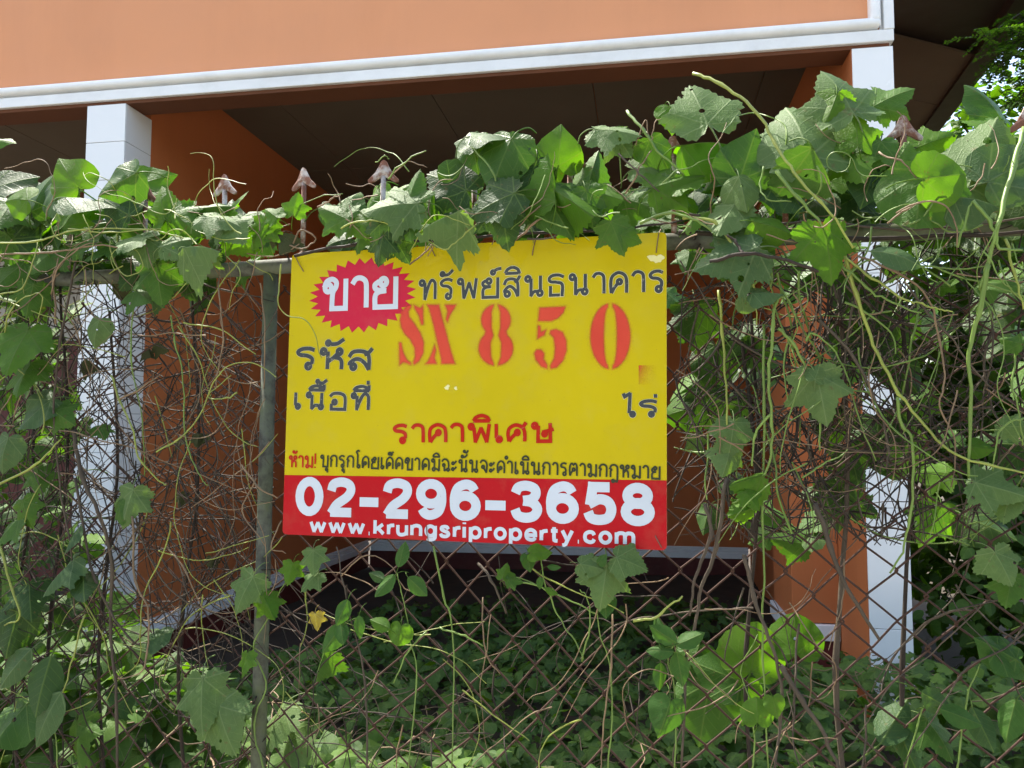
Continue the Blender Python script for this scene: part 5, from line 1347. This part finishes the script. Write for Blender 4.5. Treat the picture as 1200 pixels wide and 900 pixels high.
# ------------------------------------------------------------------ masses of leaves: ground cover, shrubs, trees
def to_px(p):
    q = np.asarray(p) - CAM
    d = q[1] * math.cos(PITCH) + q[2] * math.sin(PITCH)
    h = -q[1] * math.sin(PITCH) + q[2] * math.cos(PITCH)
    if d < 0.1: return -9999, -9999
    return 600 + F_PX * q[0] / d, 450 - F_PX * h / d
LOW = {}
for sh in ('lob', 'lob2', 'hrt', 'ovl', 'rnd'):
    for rg in (1, 2):
        LOW[sh, rg] = []
        for v in range(4):
            a, b, c = leaf_geo(sh, 70 + v, rings=rg, sub=1, fold=0.1 + 0.09 * v, curl=0.1 + 0.12 * v, wave=0.07, stalk=False)
            LOW[sh, rg].append((np.array(a), b, np.array(c)))
def leaf_cloud(name, items, mat, parent=None, kind='stuff', label=None, cat=None):
    """items: (shape, rings, pos, size, tip vector, normal vector, rnd) -> one joined mesh"""
    Vs = []; Fs = []; U = []; A = []
    n0 = 0
    for (sh, rg, pos, size, tip, nrm, rn) in items:
        g = LOW[sh, rg][int(rn * 9973) % 4]
        nrm = nrm / np.linalg.norm(nrm)
        tip = tip - nrm * (tip @ nrm); tip /= max(np.linalg.norm(tip), 1e-6)
        xx = np.cross(tip, nrm)
        Mx = np.stack([xx, tip, nrm]) * size
        Vs.append(g[0] @ Mx + pos)
        Fs += [tuple(n0 + q for q in f) for f in g[1]]
        U.append(g[2]); A.append(np.full(len(g[0]), rn))
        n0 += len(g[0])
    return mesh_obj(name, np.concatenate(Vs), Fs, M[mat], parent, kind=kind, label=label, cat=cat, smooth=True, uv=np.concatenate(U), attr={'rnd': np.concatenate(A)})
gr = random.Random(33)
def cover_h(x, y):
    h = 0.30 + 0.10 * hnoise(x * 1.3, y * 1.3)
    h += 0.50 * math.exp(-((x + 1.35) / 0.75) ** 2 - ((y - 2.35) / 0.75) ** 2)
    h += 0.52 * math.exp(-((x + 0.95) / 0.60) ** 2 - ((y - 1.95) / 0.35) ** 2)
    h += 0.14 * math.exp(-((x + 0.2) / 0.6) ** 2 - ((y - 2.6) / 0.6) ** 2)
    h += 0.30 * math.exp(-((x - 1.9) / 0.8) ** 2 - ((y - 3.3) / 0.9) ** 2)
    hy = (np.array([x, y, 0]) - HS.o) @ HS.v; hx = (np.array([x, y, 0]) - HS.o) @ HS.u
    k = min(1, max(0, (hy + 0.9) / 0.6)) * min(1, max(0, (-1.3 - hx) / 0.5))
    h = h * (1 - k) + 0.10 * k
    return h
def rand_dir(rr_, up_bias=0.9, cam_bias=0.35):
    v = np.array([rr_.gauss(0, 0.55), rr_.gauss(0, 0.5) - cam_bias, abs(rr_.gauss(0, 0.3)) + up_bias])
    return v / np.linalg.norm(v)
def rand_tip(rr_):
    a = rr_.uniform(0, 6.283)
    return np.array([math.cos(a), math.sin(a) - 0.3, -0.3])
it = {'cover': [], 'cover_oval': []}
tries = 0
while len(it['cover']) + len(it['cover_oval']) < 12500 and tries < 140000:
    tries += 1
    y = 1.75 + 5.2 * gr.random() ** 1.15
    x = gr.uniform(-0.78, 0.78) * (y + 0.6)
    hx = (np.array([x, y, 0]) - HS.o) @ HS.u; hy = (np.array([x, y, 0]) - HS.o) @ HS.v
    if hy > 0.2 and (hx < WX + 0.06 or hx > 1.55): continue
    if -0.05 < hy < 0.3 and (hx < WX + 0.03 and hx > -2.76 or hx > 1.86): continue
    if hy > 2.2 and gr.random() < 0.4: continue
    top = cover_h(x, y) - (0.08 if hy > 0.5 else 0)
    dep = gr.random() ** 1.8 * min(0.30, top)
    z = top - dep
    px_, py_ = to_px((x, y, z))
    if py_ > 1080 or py_ < 560 or px_ < -260 or px_ > 1460: continue
    sh = gr.choice(('lob', 'lob', 'lob2', 'lob2', 'hrt', 'ovl', 'ovl'))
    rn = min(0.999, max(0.001, gr.gauss(0.40, 0.26)))
    if gr.random() < 0.10: rn = gr.uniform(0.85, 1.0)
    size = gr.uniform(0.042, 0.085) * (0.85 if sh == 'ovl' else 1.0)
    it['cover_oval' if sh == 'ovl' else 'cover'].append((sh, 2 if y < 3.6 else 1, np.array([x, y, z]), size, rand_tip(gr), rand_dir(gr), rn))
leaf_cloud('ground_cover', it['cover'], 'cover', label='creeping lobed leaves carpeting the ground behind the fence', cat='ground cover')
leaf_cloud('ground_cover', it['cover_oval'], 'cover_oval', label='small oval leaves mixed into the low growth behind the fence', cat='ground cover')
# stems in the ground cover
mbs = MB()
for k in range(420):
    y = gr.uniform(1.8, 5.0); x = gr.uniform(-0.72, 0.72) * y
    z = cover_h(x, y) - gr.uniform(-0.03, 0.12)
    p = np.array([x, y, z]); a = gr.uniform(0, 6.28); P = []
    for q in range(6):
        P.append(p.copy()); a += gr.gauss(0, 0.4)
        p = p + np.array([math.cos(a), math.sin(a), gr.gauss(-0.1, 0.4)]) * 0.06
    mbs.tube(catmull(P, 2), gr.uniform(0.0012, 0.0025), 4, cap=False)
mbs.build('creeper_stems', M['stem_tan'], kind='stuff', smooth=True, label='thin tan creeper stems lying among the ground cover', cat='stems')
# fallen yellow and withered leaves
fl = []
for k in range(70):
    y = gr.uniform(2.0, 4.6); x = gr.uniform(-0.7, 0.5) * y
    fl.append(('lob', 2, np.array([x, y, cover_h(x, y) + gr.uniform(-0.05, 0.0)]), gr.uniform(0.03, 0.06), rand_tip(gr), rand_dir(gr), gr.random()))
leaf_cloud('fallen_leaves', fl, 'dead', label='withered brown leaves lying on the ground cover', cat='dead leaves')

def shrub(name, label, base, blobs, n, size, shapes, mat, seed, stems=5, cat='shrub', trunk_r=0.02, tip_down=0.5):
    """blobs: (centre, radii) in world coordinates; leaves sit mostly in the outer shell, in clumps"""
    rr_ = random.Random(seed)
    t = thing(name, base, label, cat)
    vol = [r[0] * r[1] * r[2] for _, r in blobs]
    items = []
    clumps = []
    for (c, r), v in zip(blobs, vol):
        for _ in range(max(6, int(n * v / sum(vol) / 16))):
            d = np.array([rr_.gauss(0, 1) for _ in range(3)]); d /= np.linalg.norm(d)
            clumps.append((np.array(c) + d * np.array(r) * rr_.uniform(0.45, 1.0), d, min(r)))
    for k in range(n):
        c, d, r = clumps[rr_.randrange(len(clumps))]
        off = np.array([rr_.gauss(0, 1) for _ in range(3)]) * (0.13 * r + 0.05)
        nrm = d * 0.5 + np.array([rr_.gauss(0, 0.6), rr_.gauss(0, 0.6) - 0.2, 0.7 + rr_.gauss(0, 0.4)])
        tip = d * 0.7 + np.array([rr_.gauss(0, 0.6), rr_.gauss(0, 0.6), -tip_down])
        rn = min(0.999, max(0.001, rr_.gauss(0.45, 0.25)))
        items.append((rr_.choice(shapes), 1, c + off, rr_.uniform(*size), tip, nrm, rn))
    leaf_cloud('foliage', items, mat, t)
    for k in range(stems):
        c, d, r = clumps[rr_.randrange(len(clumps))]
        b = np.array(base) + np.array([rr_.gauss(0, 0.08), rr_.gauss(0, 0.08), 0])
        m1 = (b * 0.6 + c * 0.4) + np.array([rr_.gauss(0, 0.08), rr_.gauss(0, 0.08), 0.1])
        P = catmull([b, m1, c], 5)
        MB().tube(P, [trunk_r * (1 - 0.75 * q / len(P)) for q in range(len(P))], 6).build('stem', M['stem_brown'], t, smooth=True)
    return t
shrub('shrub', 'dark broad-leaved shrub growing beside the right pillar', (3.0, 4.6, 0.02), [((2.75, 4.5, 0.75), (0.65, 0.7, 0.7)), ((3.3, 5.0, 1.2), (0.8, 0.8, 1.0))], 2600, (0.05, 0.10), ('hrt', 'lob2', 'ovl'), 'bush', 1)
shrub('shrub', 'tall vine-covered thicket rising behind the right end of the fence', (3.6, 6.4, 0.02), [((3.3, 6.2, 1.5), (0.7, 0.8, 1.3)), ((4.0, 6.0, 2.4), (1.0, 0.9, 1.2)), ((3.3, 5.0, 2.3), (0.55, 0.6, 0.55))], 3200, (0.06, 0.12), ('hrt', 'lob2', 'rnd'), 'bush', 2)
shrub('shrub', 'bright sunlit bush filling the gap below the dark eave', (4.8, 7.6, 0.02), [((4.6, 7.4, 2.6), (1.1, 1.0, 1.6)), ((5.6, 8.2, 3.4), (1.3, 1.1, 1.4))], 3000, (0.07, 0.14), ('hrt', 'rnd', 'lob'), 'bush', 3)
shrub('shrub', 'small-leaved bush standing against the maroon wall left of the pillar', (-3.1, 4.4, 0.02), [((-2.95, 4.2, 0.85), (0.45, 0.5, 0.6)), ((-3.5, 4.5, 1.1), (0.6, 0.5, 0.8))], 2200, (0.03, 0.06), ('ovl', 'hrt'), 'bush', 4)
# far trees
def tree(label, base, h, crown, n, size, shapes, mat, seed, name='tree'):
    rr_ = random.Random(seed)
    t = thing(name, base, label, 'tree')
    b = np.array(base, float)
    cc = np.array(crown[0][0])
    P = catmull([b, b + (cc - b) * 0.4 + np.array([0.15, 0, 0]), b + (cc - b) * 0.75, cc], 6)
    MB().tube(P, [0.14 * (1 - 0.7 * q / len(P)) for q in range(len(P))], 10).build('trunk', M['stem_grey'], t, smooth=True)
    clumps = []
    for c, r in crown:
        for k in range(int(14 + 10 * r[0])):
            d = np.array([rr_.gauss(0, 1) for _ in range(3)]); d /= np.linalg.norm(d)
            clumps.append((np.array(c) + d * np.array(r) * rr_.uniform(0.4, 1.0), d))
    for k in range(12):
        c, d = clumps[rr_.randrange(len(clumps))]
        s0 = P[int(len(P) * rr_.uniform(0.5, 0.95))]
        Q = catmull([s0, (s0 + c) / 2 + np.array([0, 0, 0.15]), c], 4)
        MB().tube(Q, [0.04 * (1 - 0.8 * q / len(Q)) for q in range(len(Q))], 6).build('limb', M['stem_grey'], t, smooth=True)
    items = []
    for k in range(n):
        c, d = clumps[rr_.randrange(len(clumps))]
        off = np.array([rr_.gauss(0, 1), rr_.gauss(0, 1), rr_.gauss(0, 0.7)]) * 0.22
        nrm = d * 0.3 + np.array([rr_.gauss(0, 0.6), rr_.gauss(0, 0.6), 0.7])
        tip = d * 0.6 + np.array([rr_.gauss(0, 0.7), rr_.gauss(0, 0.7), -0.4])
        items.append((rr_.choice(shapes), 1, c + off, rr_.uniform(*size), tip, nrm, min(0.999, max(0.001, rr_.gauss(0.55, 0.25)))))
    leaf_cloud('crown', items, mat, t)
    return t
tree('tall light green tree standing farther off beyond the eave', (7.4, 11.5, 0), 7, [((7.2, 11.3, 5.6), (1.9, 1.6, 2.2)), ((8.6, 12.0, 4.2), (1.6, 1.5, 1.8))], 3600, (0.09, 0.17), ('ovl', 'hrt'), 'bush', 8)
# tree with feathery sprays reaching in under the sky at the right
def feather_tree():
    rr_ = random.Random(77)
    b = np.array([4.3, 5.2, 0.0])
    t = thing('feathery_tree', b, 'tree with fine feathery sprays hanging in front of the eave corner', 'tree')
    top = np.array([3.7, 4.8, 4.1])
    P = catmull([b, np.array([4.35, 5.2, 1.6]), np.array([4.1, 5.0, 3.0]), top], 6)
    MB().tube(P, [0.06 * (1 - 0.6 * q / len(P)) for q in range(len(P))], 8).build('trunk', M['stem_grey'], t, smooth=True)
    items = []
    tw = MB()
    ends = [(2.55, 4.15, 3.72), (2.62, 4.2, 3.55), (2.72, 4.3, 3.62), (2.80, 4.3, 3.85), (2.85, 4.35, 3.45), (2.95, 4.4, 3.6), (3.0, 4.5, 3.9), (2.75, 4.2, 3.75), (3.2, 4.5, 3.7), (3.3, 4.6, 4.1), (3.1, 4.6, 3.35), (3.4, 4.4, 3.9), (3.6, 4.5, 4.3), (2.68, 4.2, 3.66)]
    for e in ends:
        e = np.array(e)
        Q = catmull([top, (top + e) / 2 + np.array([0, 0, 0.18]), e], 8)
        tw.tube(Q, [0.012 * (1 - 0.85 * q / len(Q)) for q in range(len(Q))], 5)
        for q in range(len(Q) // 3, len(Q)):
            for _ in range(3):
                a = rr_.uniform(0, 6.28)
                d = np.array([math.cos(a), math.sin(a), rr_.uniform(-0.7, 0.2)]); d /= np.linalg.norm(d)
                Ls = rr_.uniform(0.10, 0.20)
                R_ = [Q[q] + d * Ls * u + np.array([0, 0, -0.05 * u * u]) for u in np.linspace(0, 1, 5)]
                tw.tube(R_, 0.0016, 3, cap=False)
                side = np.cross(d, UP); side /= max(np.linalg.norm(side), 1e-6)
                for u in np.linspace(0.12, 1.0, 11):
                    p = Q[q] + d * Ls * u + np.array([0, 0, -0.05 * u * u])
                    for s_ in (-1, 1):
                        items.append(('ovl', 1, p, rr_.uniform(0.018, 0.032), side * s_ + d * 0.5, UP + d * rr_.uniform(-0.4, 0.4) + side * rr_.uniform(-0.3, 0.3), min(0.99, max(0.01, rr_.gauss(0.5, 0.25)))))
    tw.build('twigs', M['stem_brown'], t, smooth=True, kind='stuff')
    leaf_cloud('crown', items, 'feather', t)
feather_tree()

# unseen trees added behind the camera to block low sky light
for k, (x, y, h_) in enumerate(((-9.0, -9.5, 5.0), (-3.2, -10.5, 5.6), (2.8, -10.0, 5.2), (9.0, -9.8, 5.4))):
    tree(('added light-blocking tree across the road facing the left pillar', 'tallest added light-blocking tree across the road facing the sign', 'added light-blocking tree across the road facing the right pillar', 'added light-blocking tree across the road opposite the thicket')[k], (x, y, 0), 7, [((x, y, h_ - 1.2), (2.9, 2.0, 2.6)), ((x + 1.6, y + 0.4, h_ - 2.6), (2.4, 1.6, 2.0)), ((x - 1.4, y - 0.3, h_ - 2.8), (2.2, 1.6, 2.0))], 1500, (0.35, 0.6), ('ovl', 'hrt'), 'bush', 90 + k)

# the same growth carries on along the fence on both sides
for k in range(75):
    leaf(vl, lr.uniform(-340, -30), lr.uniform(235, 345), lr.uniform(26, 48), lr.uniform(-110, 200), lr.choice(('lob', 'lob2', 'hrt')), lr.choice(('lob_dark', 'lob_mid', 'lob_bright', 'hrt_mid')), lr.uniform(-.14, 0.08))
for k in range(45):
    leaf(ve, lr.uniform(-340, -35), lr.uniform(340, 760), lr.uniform(20, 42), lr.uniform(100, 260), lr.choice(('lob', 'lob2', 'hrt')), lr.choice(('lob_dark', 'lob_mid', 'lob_bright')), lr.uniform(-.25, 0.06))
for k in range(60):
    leaf(vr, lr.uniform(1245, 1480), lr.uniform(150, 290), lr.uniform(30, 56), lr.uniform(-110, 200), lr.choice(('lob', 'lob2', 'hrt')), lr.choice(('lob_dark', 'lob_mid', 'lob_bright', 'hrt_mid')), lr.uniform(-.2, 0.10))
for k in range(50):
    leaf(vh, lr.uniform(1245, 1480), lr.uniform(290, 760), lr.uniform(24, 48), lr.uniform(90, 260), lr.choice(('lob', 'lob2', 'hrt')), lr.choice(('lob_dark', 'lob_mid', 'hrt_dark')), lr.uniform(-.3, 0.06))
strands(tl, 'twigs', 'stem_brown', 110, (-340, 320, -10, 760), (80, 280), (.0007, .0018), 61, 0.8, 0.6, -.07, .03, 12)
strands(vl, 'tendrils', 'stem_yellow', 24, (-340, 250, 0, 420), (60, 200), (.0008, .0015), 62, 1.0, 0.6, .0, .08, 11)
strands(tr, 'twigs', 'stem_grey', 90, (1220, 270, 1480, 700), (80, 300), (.0008, .0018), 63, 0.7, 0.7, -.07, .04, 13)

GROUPS = {'climbing_vine': 'climbing vines on the fence', 'dry_vine': 'dry stem tangles in the mesh', 'seedling': 'young plants growing up the mesh', 'shrub': 'shrubs around the house', 'tree': 'broad-leaved trees'}
for o in list(COL.objects):
    if o.type == 'EMPTY' and o.parent is None:
        g = GROUPS.get(o.name.split('.')[0])
        if g: o['group'] = g
